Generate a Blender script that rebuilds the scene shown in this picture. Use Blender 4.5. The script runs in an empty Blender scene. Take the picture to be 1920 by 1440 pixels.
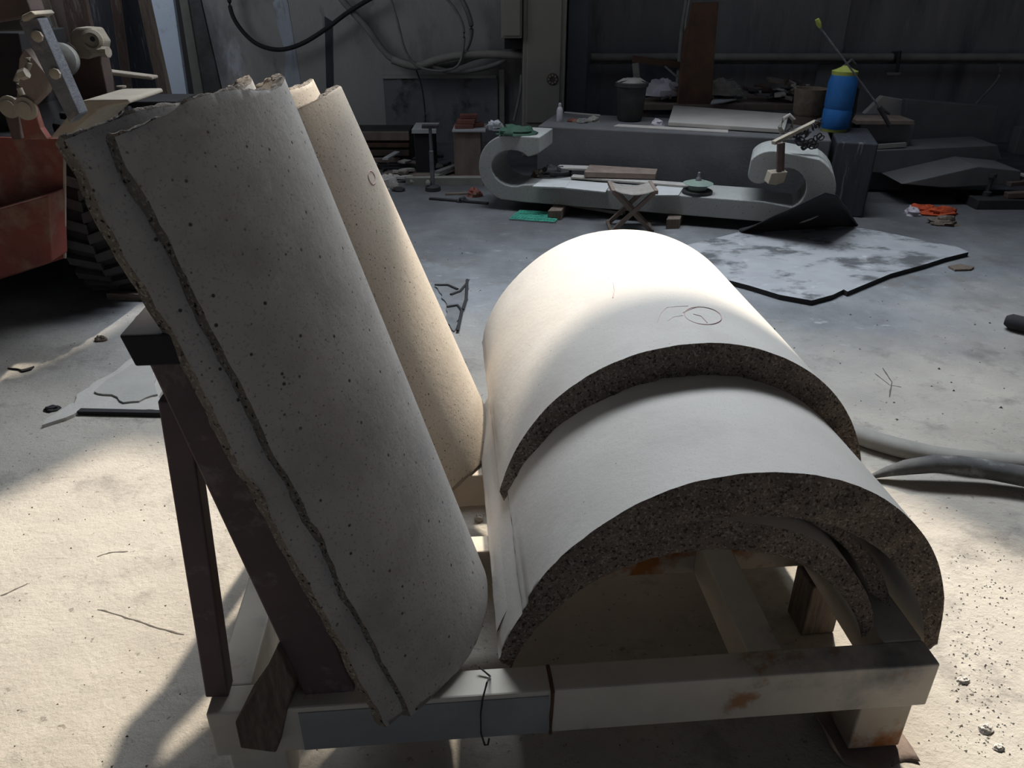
import bpy, math, random
from mathutils import Vector, Matrix, noise
random.seed(7)
C = bpy.context.scene.collection
R = math.radians
PI = math.pi

# ------------------------------------------------------------------ camera
F, CX, CY, HC, TH = 1450.0, 960.0, 720.0, 1.5, R(28)
cam_d = bpy.data.cameras.new('camera'); cam = bpy.data.objects.new('camera', cam_d); C.objects.link(cam)
cam.location = (0, 0, HC); cam.rotation_euler = (R(90) - TH, 0, 0)
cam_d.sensor_width = 36; cam_d.lens = 36 * F / 1920; cam_d.clip_start = .02; cam_d.clip_end = 100
bpy.context.scene.camera = cam

def ray(px, py):
    u = (px - CX) / F; v = -(py - CY) / F
    return Vector((u, math.cos(TH) + v * math.sin(TH), -math.sin(TH) + v * math.cos(TH)))
def at(px, py, z=None, y=None):
    """world point seen at a pixel of the photograph, on the level z or at the depth y"""
    d = ray(px, py)
    t = (z - HC) / d.z if z is not None else y / d.y
    return Vector((0, 0, HC)) + d * t

# ------------------------------------------------------------------ light
w = bpy.data.worlds.new('world'); bpy.context.scene.world = w; w.use_nodes = True
w.node_tree.nodes['Background'].inputs[0].default_value = (.62, .78, 1, 1)
w.node_tree.nodes['Background'].inputs[1].default_value = .27
SUN = Vector((.215, .92, 1)).normalized()
sl = bpy.data.lights.new('sun', 'SUN'); sl.energy = 6.6; sl.angle = R(1.6); sl.color = (1, .89, .73)
so = bpy.data.objects.new('sun', sl); C.objects.link(so)
so.rotation_euler = SUN.to_track_quat('Z', 'Y').to_euler()
al = bpy.data.lights.new('roof_gap_fill', 'AREA'); al.shape = 'RECTANGLE'; al.size = 3.4; al.size_y = 1.0  # added area light standing in for sky light through the roof gap
al.energy = 182; al.color = (.86, .93, 1); al.spread = R(125)
ao = bpy.data.objects.new('roof_gap_fill', al); C.objects.link(ao); ao.location = (.6, 5.0, 4.05)
ao.rotation_euler = (R(-38), 0, 0)
dl = bpy.data.lights.new('left_wall_fill', 'AREA'); dl.shape = 'RECTANGLE'; dl.size = 1.6; dl.size_y = 2.0  # unseen fill added to brighten the left back wall
dl.energy = 19; dl.color = (.86, .92, 1); dl.spread = R(150)
do = bpy.data.objects.new('left_wall_fill', dl); C.objects.link(do); do.location = (-3.6, 5.4, 2.6)
do.rotation_euler = (Vector((-3.6, 5.4, 2.6)) - Vector((-1.0, 7.6, .6))).to_track_quat('Z', 'Y').to_euler()
vs = bpy.context.scene.view_settings
vs.view_transform = 'Standard'; vs.look = 'None'; vs.gamma = 1; vs.use_curve_mapping = False; vs.exposure = 0
bpy.context.scene.cycles.max_bounces = 6

# ------------------------------------------------------------------ materials
def mat(name, c1, c2=None, scale=4, rough=.85, bump=.2, bscale=60, specks=(), metal=0, stain=None, stretch=(1, 1, 1), bdist=.01, spec=.3):
    m = bpy.data.materials.new(name); m.use_nodes = True
    nt = m.node_tree; N = nt.nodes; L = nt.links; b = N['Principled BSDF']
    b.inputs['Roughness'].default_value = rough; b.inputs['Metallic'].default_value = metal
    b.inputs['Specular IOR Level'].default_value = spec
    tc = N.new('ShaderNodeTexCoord'); mp = N.new('ShaderNodeMapping'); mp.inputs['Scale'].default_value = stretch
    L.new(tc.outputs['Object'], mp.inputs[0]); vec = mp.outputs[0]
    def noi(s, det=6, ro=.6):
        n = N.new('ShaderNodeTexNoise'); n.inputs['Scale'].default_value = s
        n.inputs['Detail'].default_value = det; n.inputs['Roughness'].default_value = ro
        L.new(vec, n.inputs['Vector']); return n.outputs['Fac']
    def ramp(fac, a, b_, ca=(0, 0, 0, 1), cb=(1, 1, 1, 1)):
        r = N.new('ShaderNodeValToRGB'); r.color_ramp.elements[0].position = a; r.color_ramp.elements[1].position = b_
        r.color_ramp.elements[0].color = ca; r.color_ramp.elements[1].color = cb
        L.new(fac, r.inputs[0]); return r.outputs[0]
    def mix(fac, a, b_):
        x = N.new('ShaderNodeMix'); x.data_type = 'RGBA'
        for i, v in ((0, fac), (6, a), (7, b_)):
            if hasattr(v, 'links') or hasattr(v, 'is_output'): L.new(v, x.inputs[i])
            else: x.inputs[i].default_value = v if i == 0 else (*v, 1)[:4]
        return x.outputs[2]
    c2 = c2 or tuple(k * .75 for k in c1)
    col = ramp(noi(scale), .3, .7, (*c1, 1), (*c2, 1))
    for (sc, sscale, th, soft) in specks:                # small inclusions: dark or light grains
        if sscale > 0: col = mix(ramp(noi(sscale, 3, .5), th, th + soft), col, sc); continue
        vo = N.new('ShaderNodeTexVoronoi'); vo.inputs['Scale'].default_value = -sscale; L.new(vec, vo.inputs['Vector'])   # round pits in some of the cells
        rd = ramp(vo.outputs['Distance'], th * .6, th, (1, 1, 1, 1), (0, 0, 0, 1)); cs = N.new('ShaderNodeSeparateColor'); L.new(vo.outputs['Color'], cs.inputs[0])
        mu = N.new('ShaderNodeMath'); mu.operation = 'MULTIPLY'; L.new(rd, mu.inputs[0]); L.new(ramp(cs.outputs[0], 1 - soft, 1.02 - soft), mu.inputs[1])
        col = mix(mu.outputs[0], col, sc)
    if stain:
        for (sc, sscale, th, soft, st) in stain:
            f = ramp(noi(sscale, 8, .65), th, th + soft)
            mu = N.new('ShaderNodeMath'); mu.operation = 'MULTIPLY'; L.new(f, mu.inputs[0]); mu.inputs[1].default_value = st
            col = mix(mu.outputs[0], col, sc)
    L.new(col, b.inputs['Base Color'])
    if bump:
        bp = N.new('ShaderNodeBump'); bp.inputs['Strength'].default_value = bump; bp.inputs['Distance'].default_value = bdist
        L.new(noi(bscale, 8, .7), bp.inputs['Height']); L.new(bp.outputs[0], b.inputs['Normal'])
    return m

GR_RIGHT = mat('dusty_cream_granite', (.56, .535, .5), (.49, .465, .435), 5, .8, .25, 45,
               specks=(((.46, .43, .40), 240, .60, .08), ((.20, .17, .15), -60, .12, .04)), stain=(((.40, .36, .34), 4, .54, .2, .45),), bdist=.004)
GR_LEFT = mat('pitted_grey_granite', (.44, .41, .385), (.35, .325, .30), 4, .82, .35, 50,
              specks=(((.29, .265, .25), 190, .59, .08), ((.34, .32, .305), 320, .60, .16), ((.05, .045, .045), -52, .19, .24), ((.15, .14, .135), -95, .21, .22)), stain=(((.24, .215, .205), 6, .47, .2, .55), ((.50, .48, .45), 14, .60, .12, .4)), bdist=.004)
GR_WARM = mat('pitted_cream_granite', (.54, .47, .39), (.45, .39, .32), 4, .82, .3, 50,
              specks=(((.34, .28, .22), 170, .60, .08), ((.38, .325, .27), 260, .62, .1), ((.07, .055, .05), -52, .15, .14), ((.14, .11, .09), -100, .22, .26)), bdist=.004)
GR_END = mat('broken_brown_granite', (.28, .225, .185), (.17, .13, .108), 20, .95, 1, 60,
             specks=(((.42, .35, .29), 170, .56, .07), ((.09, .07, .06), 120, .56, .08), ((.03, .025, .022), 240, .61, .05)), bdist=.014)
GR_EDGE = mat('broken_grey_granite', (.32, .27, .22), (.18, .15, .125), 22, .95, 1, 50,
              specks=(((.44, .38, .32), 170, .56, .07), ((.03, .025, .025), 130, .60, .05)), bdist=.014)
PAINT = mat('grey_painted_steel', (.60, .55, .47), (.46, .42, .36), 5, .6, .15, 60, stain=(((.11, .12, .15), 2.6, .56, .14, .75), ((.30, .13, .04), 5, .62, .08, .85)), bdist=.003)
RUSTY = mat('rusty_cream_steel', (.50, .44, .36), (.40, .34, .27), 6, .65, .2, 60, stain=(((.30, .11, .03), 7, .50, .12, 1),), bdist=.003)
MAROON = mat('maroon_primer_steel', (.12, .078, .082), (.085, .056, .058), 5, .6, .15, 70, stain=(((.24, .19, .18), 11, .57, .08, .55), ((.16, .09, .07), 4, .54, .12, .6)), bdist=.003)
OLDWOOD = mat('weathered_wood', (.24, .19, .155), (.11, .085, .07), 10, .9, .8, 22, stretch=(9, 9, .8), bdist=.01)
OLDWOOD_X = mat('weathered_timber', (.24, .20, .165), (.12, .095, .08), 10, .9, .8, 22, stretch=(.8, 9, 9), bdist=.01)
BLACK = mat('black_rubber', (.018, .018, .02), (.035, .035, .036), 8, .8, .3, 40)
RUST = mat('rust_brown_metal', (.13, .07, .045), (.07, .045, .035), 9, .85, .4, 50)
IRON = mat('dark_iron', (.07, .068, .07), (.035, .034, .036), 9, .6, .3, 60, metal=.4)
STEEL = mat('worn_galvanised_steel', (.20, .205, .22), (.11, .11, .125), 14, .5, .4, 90, metal=.5, stain=(((.34, .31, .25), 9, .56, .1, .6),))
DUSTY = mat('dusty_cream_metal', (.38, .335, .27), (.27, .23, .185), 7, .85, .3, 60, stain=(((.12, .08, .06), 12, .64, .08, .7),))
RED = mat('red_machine_paint', (.23, .06, .044), (.13, .048, .04), 5, .6, .3, 40, stain=(((.22, .135, .10), 6, .47, .14, .85), ((.08, .04, .035), 4, .60, .12, .8)), bdist=.004)
DARKBROWN = mat('greasy_brown_metal', (.12, .085, .075), (.07, .05, .045), 5, .8, .3, 50)
CHALK = mat('red_crayon', (.54, .37, .35), (.54, .42, .40), 30, .9, 0)
BROWNPAINT = mat('flaking_brown_paint', (.20, .145, .12), (.12, .085, .075), 7, .85, .5, 30, stretch=(4, 4, .7), stain=(((.34, .30, .26), 6, .58, .08, .7),))
DARKSHEET = mat('stained_dark_sheet', (.05, .055, .07), (.028, .03, .036), 4, .6, .3, 30, stretch=(6, 6, .5), stain=(((.22, .22, .21), 5, .58, .08, .6),))
PALEPANEL = mat('pale_blue_panel', (.52, .60, .70), (.46, .53, .62), 3, .7, .1, 40, stain=(((.33, .34, .40), 14, .58, .1, .6),))
WALLMAT = mat('grimy_cement_wall', (.36, .35, .33), (.26, .255, .25), 1.6, .95, .5, 30, stretch=(1, 1, .45),
              stain=(((.50, .54, .62), 1.7, .64, .06, .5), ((.10, .10, .11), 1.5, .52, .16, .8), ((.10, .085, .08), 5, .62, .1, .6)))
WALLR = mat('dark_grey_steel_wall', (.25, .24, .245), (.18, .175, .185), 2.2, .9, .4, 30, stretch=(2.2, 1, .35),
            stain=(((.09, .09, .10), 2.3, .54, .14, .7), ((.34, .31, .27), 3, .60, .1, .5)))
CABINET = mat('dusty_olive_cabinet', (.27, .26, .225), (.22, .21, .185), 2.5, .7, .1, 60, stain=(((.20, .185, .16), 3, .6, .1, .5),))
BLUEPANEL = mat('blue_grey_panel', (.13, .135, .165), (.10, .105, .13), 2.5, .7, .1, 60)
PIPE = mat('dusty_pipe', (.30, .285, .26), (.21, .20, .185), 8, .7, .1, 60)
HOSE = mat('dusty_grey_hose', (.24, .235, .22), (.14, .14, .135), 10, .8, .2, 60)
STONE = mat('cut_grey_stone', (.36, .37, .355), (.30, .305, .30), 4, .85, .3, 60, specks=(((.18, .18, .18), 120, .63, .05),), bdist=.004)
STONED = mat('dark_cut_stone', (.135, .135, .14), (.10, .10, .107), 4, .85, .3, 40, stain=(((.05, .05, .052), 1.6, .55, .2, .6),))
STONEL = mat('pale_stone_slab', (.46, .43, .40), (.38, .355, .335), 5, .85, .2, 50)
PALEDUST = mat('white_dusted_board', (.50, .51, .51), (.42, .43, .43), 5, .9, .2, 60)
GREEN = mat('green_plastic_net', (.07, .38, .28), (.03, .22, .16), 30, .8, .5, 60)
DKGREEN = mat('dark_green_plastic', (.035, .09, .06), (.02, .05, .035), 12, .7, .4, 40)
BLUE = mat('blue_plastic_tank', (.02, .14, .42), (.018, .10, .30), 6, .5, .1, 60, stain=(((.10, .22, .34), 9, .6, .1, .4),))
YELLOW = mat('yellow_green_plastic', (.34, .38, .08), (.25, .28, .07), 8, .6, .1, 60)
ORANGE = mat('orange_cloth', (.60, .10, .035), (.34, .055, .025), 20, .9, .6, 40)
WHITE = mat('white_plastic', (.55, .52, .56), (.42, .39, .45), 10, .6, .2, 60)
BRICK = mat('red_brick', (.27, .115, .09), (.18, .08, .065), 12, .95, .5, 50)
CARTON = mat('stained_plywood', (.26, .205, .17), (.17, .13, .115), 6, .9, .3, 40, stretch=(2, 2, .7))
BASKET = mat('tan_clay_pot', (.21, .165, .125), (.12, .095, .075), 18, .9, .6, 50)
TARP = mat('dark_plastic_sheet', (.022, .021, .023), (.03, .028, .03), 5, .85, .2, 30)
MATTOP = mat('white_dusted_rubber', (.34, .35, .37), (.27, .28, .30), 5, .7, .3, 30,
             stain=(((.07, .072, .078), 3.2, .50, .10, .9), ((.55, .56, .57), 9, .6, .1, .5)), stretch=(1, 1.6, 1))
MUD = mat('dried_stone_slurry', (.47, .45, .42), (.40, .38, .355), 5, .9, .4, 40)
CLOTH = mat('faded_woven_cloth', (.34, .32, .29), (.24, .22, .20), 25, .95, .6, 50)

# the floor: dusty concrete, dry and cream near the rack; further back wetter, with shade painted into the grey
FLOOR = bpy.data.materials.new('dusty_concrete_floor'); FLOOR.use_nodes = True
def floor_nodes():
    nt = FLOOR.node_tree; N = nt.nodes; L = nt.links; b = N['Principled BSDF']
    tc = N.new('ShaderNodeTexCoord'); sep = N.new('ShaderNodeSeparateXYZ'); L.new(tc.outputs['Object'], sep.inputs[0])
    def noi(s, det=8, ro=.62, st=(1, 1, 1)):
        mp = N.new('ShaderNodeMapping'); mp.inputs['Scale'].default_value = st; L.new(tc.outputs['Object'], mp.inputs[0])
        n = N.new('ShaderNodeTexNoise'); n.inputs['Scale'].default_value = s; n.inputs['Detail'].default_value = det
        n.inputs['Roughness'].default_value = ro; L.new(mp.outputs[0], n.inputs['Vector']); return n.outputs['Fac']
    def ramp(f, stops):
        r = N.new('ShaderNodeValToRGB'); el = r.color_ramp.elements
        while len(el) < len(stops): el.new(.5)
        for e, (p, c) in zip(el, stops): e.position = p; e.color = c if len(c) == 4 else (*c, 1)
        L.new(f, r.inputs[0]); return r.outputs[0]
    def math_(op, a, b_=None, clamp=False):
        m = N.new('ShaderNodeMath'); m.operation = op; m.use_clamp = clamp
        for i, v in ((0, a), (1, b_)):
            if v is None: continue
            if isinstance(v, (int, float)): m.inputs[i].default_value = v
            else: L.new(v, m.inputs[i])
        return m.outputs[0]
    def mix(f, a, b_):
        x = N.new('ShaderNodeMix'); x.data_type = 'RGBA'; L.new(f, x.inputs[0]); L.new(a, x.inputs[6])
        if isinstance(b_, tuple): x.inputs[7].default_value = (*b_, 1)
        else: L.new(b_, x.inputs[7])
        return x.outputs[2]
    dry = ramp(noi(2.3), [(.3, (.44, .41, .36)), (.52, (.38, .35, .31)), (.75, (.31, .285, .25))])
    wet_shade = ramp(noi(1.5), [(.3, (.27, .28, .295)), (.5, (.19, .20, .215)), (.72, (.10, .105, .115))])
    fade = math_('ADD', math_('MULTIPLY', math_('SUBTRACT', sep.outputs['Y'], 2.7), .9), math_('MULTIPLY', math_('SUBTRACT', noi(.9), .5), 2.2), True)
    col = mix(fade, dry, wet_shade)
    col = mix(math_('MULTIPLY', ramp(noi(3.1, 10, .7), [(.53, (0, 0, 0)), (.66, (1, 1, 1))]), .62), col, (.14, .132, .12))
    col = mix(math_('MULTIPLY', ramp(noi(15, 10, .75, (1, 2.5, 1)), [(.60, (0, 0, 0)), (.66, (1, 1, 1))]), .5), col, (.16, .145, .125))
    col = mix(math_('MULTIPLY', ramp(noi(38, 4, .6), [(.64, (0, 0, 0)), (.69, (1, 1, 1))]), .6), col, (.14, .12, .10))
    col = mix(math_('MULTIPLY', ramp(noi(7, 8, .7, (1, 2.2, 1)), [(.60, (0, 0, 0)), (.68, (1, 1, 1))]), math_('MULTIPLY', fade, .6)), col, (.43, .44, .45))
    back = math_('ADD', math_('MULTIPLY', math_('SUBTRACT', sep.outputs['Y'], 3.9), .9), math_('MULTIPLY', math_('SUBTRACT', noi(1.3), .5), 2.4), True)  # shade of the far floor painted in, broken by stain noise
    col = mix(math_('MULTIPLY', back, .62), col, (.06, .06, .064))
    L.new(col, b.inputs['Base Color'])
    ro = math_('SUBTRACT', .9, math_('MULTIPLY', fade, math_('MULTIPLY', ramp(noi(2.2), [(.4, (0, 0, 0)), (.6, (1, 1, 1))]), .5)))
    L.new(ro, b.inputs['Roughness']); b.inputs['Specular IOR Level'].default_value = .35
    h = math_('ADD', noi(9, 8, .7), math_('MULTIPLY', noi(70, 6, .7), .35))
    bp = N.new('ShaderNodeBump'); bp.inputs['Strength'].default_value = .6; bp.inputs['Distance'].default_value = .02
    L.new(h, bp.inputs['Height']); L.new(bp.outputs[0], b.inputs['Normal'])
floor_nodes()

# ------------------------------------------------------------------ mesh helpers
ORG = {}
class MB:
    def __init__(s): s.v = []; s.f = []; s.mi = []; s.m = 0
    def add(s, vs, fs, m=None):
        n = len(s.v); s.v += [Vector(p) for p in vs]; s.f += [tuple(i + n for i in f) for f in fs]
        s.mi += [s.m if m is None else m] * len(fs); return s
    def frame(s, o, X, Y, Z):
        """box from corner o along the three edge vectors"""
        o, X, Y, Z = map(Vector, (o, X, Y, Z))
        vs = [o, o + X, o + X + Y, o + Y, o + Z, o + X + Z, o + X + Y + Z, o + Y + Z]
        fs = [(0, 3, 2, 1), (4, 5, 6, 7), (0, 1, 5, 4), (1, 2, 6, 5), (2, 3, 7, 6), (3, 0, 4, 7)]
        if X.cross(Y).dot(Z) < 0: fs = [f[::-1] for f in fs]
        return s.add(vs, fs)
    def box(s, c, size, rz=0, rx=0, ry=0):
        M = Matrix.Rotation(rz, 3, 'Z') @ Matrix.Rotation(ry, 3, 'Y') @ Matrix.Rotation(rx, 3, 'X')
        X, Y, Z = (M @ Vector(a) for a in ((size[0], 0, 0), (0, size[1], 0), (0, 0, size[2])))
        return s.frame(Vector(c) - (X + Y + Z) / 2, X, Y, Z)
    def bar(s, p0, p1, wd, th, up=(0, 0, 1)):
        """bar from p0 to p1; wd across, th along 'up'"""
        p0, p1 = Vector(p0), Vector(p1); a = (p1 - p0); d = a.normalized(); up = Vector(up)
        x = d.cross(up).normalized(); u = x.cross(d)
        return s.frame(p0 - x * wd / 2 - u * th / 2, a, x * wd, u * th)
    def tube(s, pts, r, n=8, flat=1.0, up=(0, 0, 1), closed=False):
        pts = [Vector(p) for p in pts]; rings = []
        for i, p in enumerate(pts):
            a = pts[max(i - 1, 0)]; b = pts[min(i + 1, len(pts) - 1)]; d = (b - a).normalized()
            x = d.cross(Vector(up))
            x = x.normalized() if x.length > 1e-4 else d.orthogonal().normalized()
            u = x.cross(d); rr = r[i] if isinstance(r, (list, tuple)) else r
            rings.append([p + x * rr * math.cos(t) + u * rr * flat * math.sin(t) for t in (2 * PI * k / n for k in range(n))])
        vs = [q for g in rings for q in g]; fs = []
        for i in range(len(pts) - 1):
            for k in range(n):
                fs.append((i * n + k, i * n + (k + 1) % n, (i + 1) * n + (k + 1) % n, (i + 1) * n + k))
        fs += [tuple(range(n))[::-1], tuple(range((len(pts) - 1) * n, len(pts) * n))]
        return s.add(vs, fs)
    def lathe(s, c, prof, n=24, axis=(0, 0, 1)):
        """prof: (radius, height) from bottom to top"""
        q = Vector((0, 0, 1)).rotation_difference(Vector(axis)); c = Vector(c); vs = []
        for (r, z) in prof:
            for k in range(n):
                t = 2 * PI * k / n; vs.append(c + q @ Vector((r * math.cos(t), r * math.sin(t), z)))
        fs = []
        for i in range(len(prof) - 1):
            for k in range(n): fs.append((i * n + k, i * n + (k + 1) % n, (i + 1) * n + (k + 1) % n, (i + 1) * n + k))
        fs += [tuple(range(n))[::-1], tuple(range((len(prof) - 1) * n, len(prof) * n))]
        return s.add(vs, fs)
    def prism(s, poly, ext):
        """closed outline (world points) pushed along ext"""
        poly = [Vector(p) for p in poly]; e = Vector(ext); n = len(poly)
        nr = Vector()
        for i in range(n): nr += (poly[i] - poly[0]).cross(poly[(i + 1) % n] - poly[0])
        if nr.dot(e) > 0: poly = poly[::-1]
        vs = poly + [p + e for p in poly]
        fs = [tuple(range(n)), tuple(range(n, 2 * n))[::-1]] + [(i, i + n, (i + 1) % n + n, (i + 1) % n) for i in range(n)]
        return s.add(vs, fs)
    def rough(s, amp, sc=6, seed=0):
        for i, p in enumerate(s.v): s.v[i] = p + noise.noise_vector(p * sc + Vector((seed, 3, 1))) * amp
        return s

def build(name, mb, mats, parent=None, bevel=0, smooth=False, loc=None, sub=0):
    xs = [p.x for p in mb.v]; ys = [p.y for p in mb.v]; zs = [p.z for p in mb.v]
    o0 = Vector(loc) if loc else Vector(((min(xs) + max(xs)) / 2, (min(ys) + max(ys)) / 2, min(zs)))
    me = bpy.data.meshes.new(name); me.from_pydata([p - o0 for p in mb.v], [], mb.f)
    for m in (mats if isinstance(mats, (list, tuple)) else [mats]): me.materials.append(m)
    if any(mb.mi): me.polygons.foreach_set('material_index', mb.mi)
    if smooth:
        me.polygons.foreach_set('use_smooth', [True] * len(me.polygons)); me.set_sharp_from_angle(angle=R(smooth if smooth is not True else 40))
    me.update()
    o = bpy.data.objects.new(name, me); C.objects.link(o); ORG[o.name] = o0
    if parent: o.parent = parent; o.location = o0 - ORG[parent.name]
    else: o.location = o0
    if bevel:
        b = o.modifiers.new('bevel', 'BEVEL'); b.width = bevel; b.segments = 2; b.limit_method = 'ANGLE'
    if sub:
        b = o.modifiers.new('sub', 'SUBSURF'); b.levels = sub; b.render_levels = sub
    return o
def tag(o, label, cat=None, group=None, kind=None):
    o['label'] = label
    if cat: o['category'] = cat
    if group: o['group'] = group
    if kind: o['kind'] = kind
    return o
def thing(name, label, cat, loc, group=None):
    o = bpy.data.objects.new(name, None); C.objects.link(o); o.location = loc; o.empty_display_size = .1
    ORG[o.name] = Vector(loc); return tag(o, label, cat, group)
def struct(name, mb, m, label=None, parent=None, **k):
    o = build(name, mb, m, parent, **k)
    if not parent: o['kind'] = 'structure'
    if label: o['label'] = label
    return o
def piece(name, label, cat, mb, m, group=None, **k):
    return tag(build(name, mb, m, **k), label, cat, group)

# ------------------------------------------------------------------ room shell
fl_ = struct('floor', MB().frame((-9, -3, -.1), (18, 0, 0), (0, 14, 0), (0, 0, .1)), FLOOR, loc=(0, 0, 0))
for pts_ in (((183, 1143), (215, 1150), (250, 1163), (290, 1176), (345, 1190)), ((0, 1118), (30, 1104), (52, 1094)), ((182, 1044), (205, 1036), (240, 1034)), ((1640, 700), (1668, 722), (1690, 726)), ((1655, 690), (1672, 716), (1668, 745))):
    w3 = [at(x, y, z=0) for x, y in pts_]
    build('crack', MB().tube([p + Vector((0, .006 * noise.noise(p * 30), .0)) for i in range(len(w3) - 1) for p in [w3[i].lerp(w3[i + 1], k / 5) for k in range(5)]] + [w3[-1]], [.002 + .0035 * abs(noise.noise(Vector((k * .7, pts_[0][0], 0)))) for k in range(5 * (len(w3) - 1) + 1)], 5, .4), mat('crack_dirt', (.13, .115, .10), (.08, .07, .06), 30, .95, 0), fl_)
ZR = 4.2                                             # unseen roof: two sheets, gap between and left slit shaped to place the sun
yf = .1 + .92 * ZR; yb = 2.28 + .92 * ZR
struct('ceiling', MB().frame((-9, -3, ZR), (18, 0, 0), (0, yf + 3, 0), (0, 0, .06)), WALLR)
struct('ceiling', MB().frame((-.70 + .215 * ZR, yf, ZR), (1.46, 0, 0), (0, 1.04, 0), (0, 0, .06)), WALLR)  # ledge added out of view to shade the front of the slabs
sx0 = -2.15 + .215 * ZR; sy0 = 3.1 + .92 * ZR
def slit(y, off=0): return sx0 + (y - sy0) * .29 / .64 + off
def cq(x, q): return (x + .215 * ZR, q + .92 * ZR, ZR)      # the roof point whose shade falls on the floor at (x, q)
rear = [(-9, 1.7), (-2.1, 1.75), (-1.65, 2.05), (-1.42, 2.42), (-1.0, 2.34), (1.15, 2.28), (1.55, 1.75), (9, 1.6)]
e1, e2 = cq(-1.42, 2.42), cq(-1.0, 2.34)
yc = yb + .3
struct('ceiling', MB().prism([cq(*p) for p in rear[:4]] + [(e1[0], yc, ZR), (slit(yc), yc, ZR), (slit(11), 11, ZR), (-9, 11, ZR)], (0, 0, .06)), WALLR)
struct('ceiling', MB().prism([cq(*p) for p in rear[3:]] + [(9, 11, ZR), (slit(11, .12), 11, ZR), (slit(yc, .12), yc, ZR), (e1[0], yc, ZR)], (0, 0, .06)), WALLR)
WY = 8.0
xl = at(370, 0, y=WY).x; xm = at(1100, 0, y=WY).x
wb = struct('wall_back', MB().frame((xl, WY, 0), (xm - xl, 0, 0), (0, .15, 0), (0, 0, ZR)), WALLMAT)
wr = struct('wall_right', MB().frame((xm, WY, 0), (9 - xm, 0, 0), (0, .15, 0), (0, 0, ZR)), WALLR)
struct('wall_left', MB().frame((-9, 10.4, 0), (9 + xl + .1, 0, 0), (0, .15, 0), (0, 0, ZR)), DARKSHEET)
struct('blocker_wall_front', MB().frame((-9, -3.15, 0), (7.6, 0, 0), (0, .15, 0), (0, 0, ZR)), WALLR)  # unseen wall added behind the camera to darken the interior; opening left for fill
struct('blocker_wall_front', MB().frame((1.6, -3.15, 0), (7.4, 0, 0), (0, .15, 0), (0, 0, ZR)), WALLR)
struct('wall_side', MB().frame((-9, -3, 0), (.15, 0, 0), (0, 13.5, 0), (0, 0, ZR)), WALLR)
struct('wall_side', MB().frame((8.85, -3, 0), (.15, 0, 0), (0, 11, 0), (0, 0, ZR)), WALLR)
# raised frame and pilasters of the back wall
def wpx(x0, y0, x1, y1, Y, d):
    a = at(x0, y0, y=Y); b = at(x1, y1, y=Y)
    return MB().frame((min(a.x, b.x), Y, min(a.z, b.z)), (abs(a.x - b.x), 0, 0), (0, d, 0), (0, 0, abs(a.z - b.z)))
xc = at(1562, 60, y=WY).x
struct('trim_1', MB().frame((xc - .09, WY - .07, 0), (.18, 0, 0), (0, .07, 0), (0, 0, ZR)), WALLR, 'grey steel column standing proud of the right back wall')
struct('trim_2', wpx(936, 130, 946, 300, WY - .04, .04), PIPE)
for nm, pts_, m_ in (('paint_streak', ((512, 5), (536, -20), (545, 40), (556, 100), (566, 165), (532, 165), (536, 100), (519, 50)), mat('faded_white_paint', (.42, .46, .52), (.30, .32, .36), 9, .9, .2, 40, stretch=(1, 1, .4), stain=(((.2, .2, .2), 8, .52, .1, .8),))), ('damp_streak', ((608, 30), (622, 40), (626, 165), (612, 165)), DARKSHEET)):
    mb_ = MB().prism([at(x, y, y=WY - .006) for x, y in pts_], (0, .006, 0)); o_ = struct(nm, mb_.rough(.01, 20), m_, None, wb)
struct('wall_panel', wpx(718, 147, 934, 300, WY - .025, .025), mat('grimy_blue_sheet', (.20, .205, .22), (.13, .13, .145), 3, .85, .3, 30, stain=(((.05, .045, .045), 2.4, .52, .1, .9), ((.30, .29, .27), 4, .6, .1, .5))), 'grimy bluish sheet fixed low on the stained wall')
struct('trim_3', wpx(716, 141, 930, 147, WY - .04, .04).rough(.01), WALLMAT)

# ------------------------------------------------------------------ the rack
O = at(385, 1340, z=.27); O = Vector((O.x, O.y, 0))
S = Vector((.9965, .083, 0)); T = Vector((-.083, .9965, 0)); Zv = Vector((0, 0, 1))
def P(s, t, z): return O + S * s + T * t + Zv * z
LS, LT, BZ = 1.445, 1.17, .27
rack = thing('stone_rack', 'long grey welded steel rack with maroon braces carrying the curved granite slabs', 'rack', P(.7, .5, 0))
def rb(name, s0, t0, z0, s1, t1, z1, m, label=None, bevel=.004):
    o = build(name, MB().frame(P(s0, t0, z0), S * (s1 - s0), T * (t1 - t0), Zv * (z1 - z0)), m, rack, bevel=bevel)
    if label: o['label'] = label
    return o
fb = rb('front_beam', 0, 0, .15, LS, .065, BZ, PAINT, 'long grey painted box beam across the front')
build('weld_seam', MB().tube([P(.655, -.003, .152), P(.655, -.004, .2), P(.657, -.003, BZ), P(.656, .03, BZ + .002), P(.655, .062, BZ)], .004, 6), RUST, fb, smooth=True)
build('paint_patch', MB().frame(P(.17, -.002, .153), S * .48, T * .003, Zv * .105), mat('dark_blue_paint', (.22, .22, .235), (.29, .285, .28), 9, .6, .1), fb)['label'] = 'dark blue painted patch beside the weld seam'
rb('cross_beam', .06, .42, .165, LS - .06, .48, BZ, RUSTY, 'cream cross beam with rust streaks under the slabs')
rb('cross_beam', .06, .74, .165, LS - .06, .80, BZ, RUSTY)
rb('rear_beam', 0, LT - .065, .15, LS, LT, BZ, PAINT)
rb('side_beam', 0, .065, .16, .07, LT - .065, BZ, PAINT)
rb('side_beam', LS - .085, .065, .16, LS, LT - .065, BZ, PAINT)
rb('middle_beam', 1.07, .065, .17, 1.145, .42, BZ - .004, PAINT)
rb('middle_beam', 1.07, .48, .17, 1.145, .74, BZ - .004, PAINT)
rb('foot', LS - .135, .01, .012, LS - .02, .11, .15, RUSTY, 'square rusty foot at the front right corner')
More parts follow.
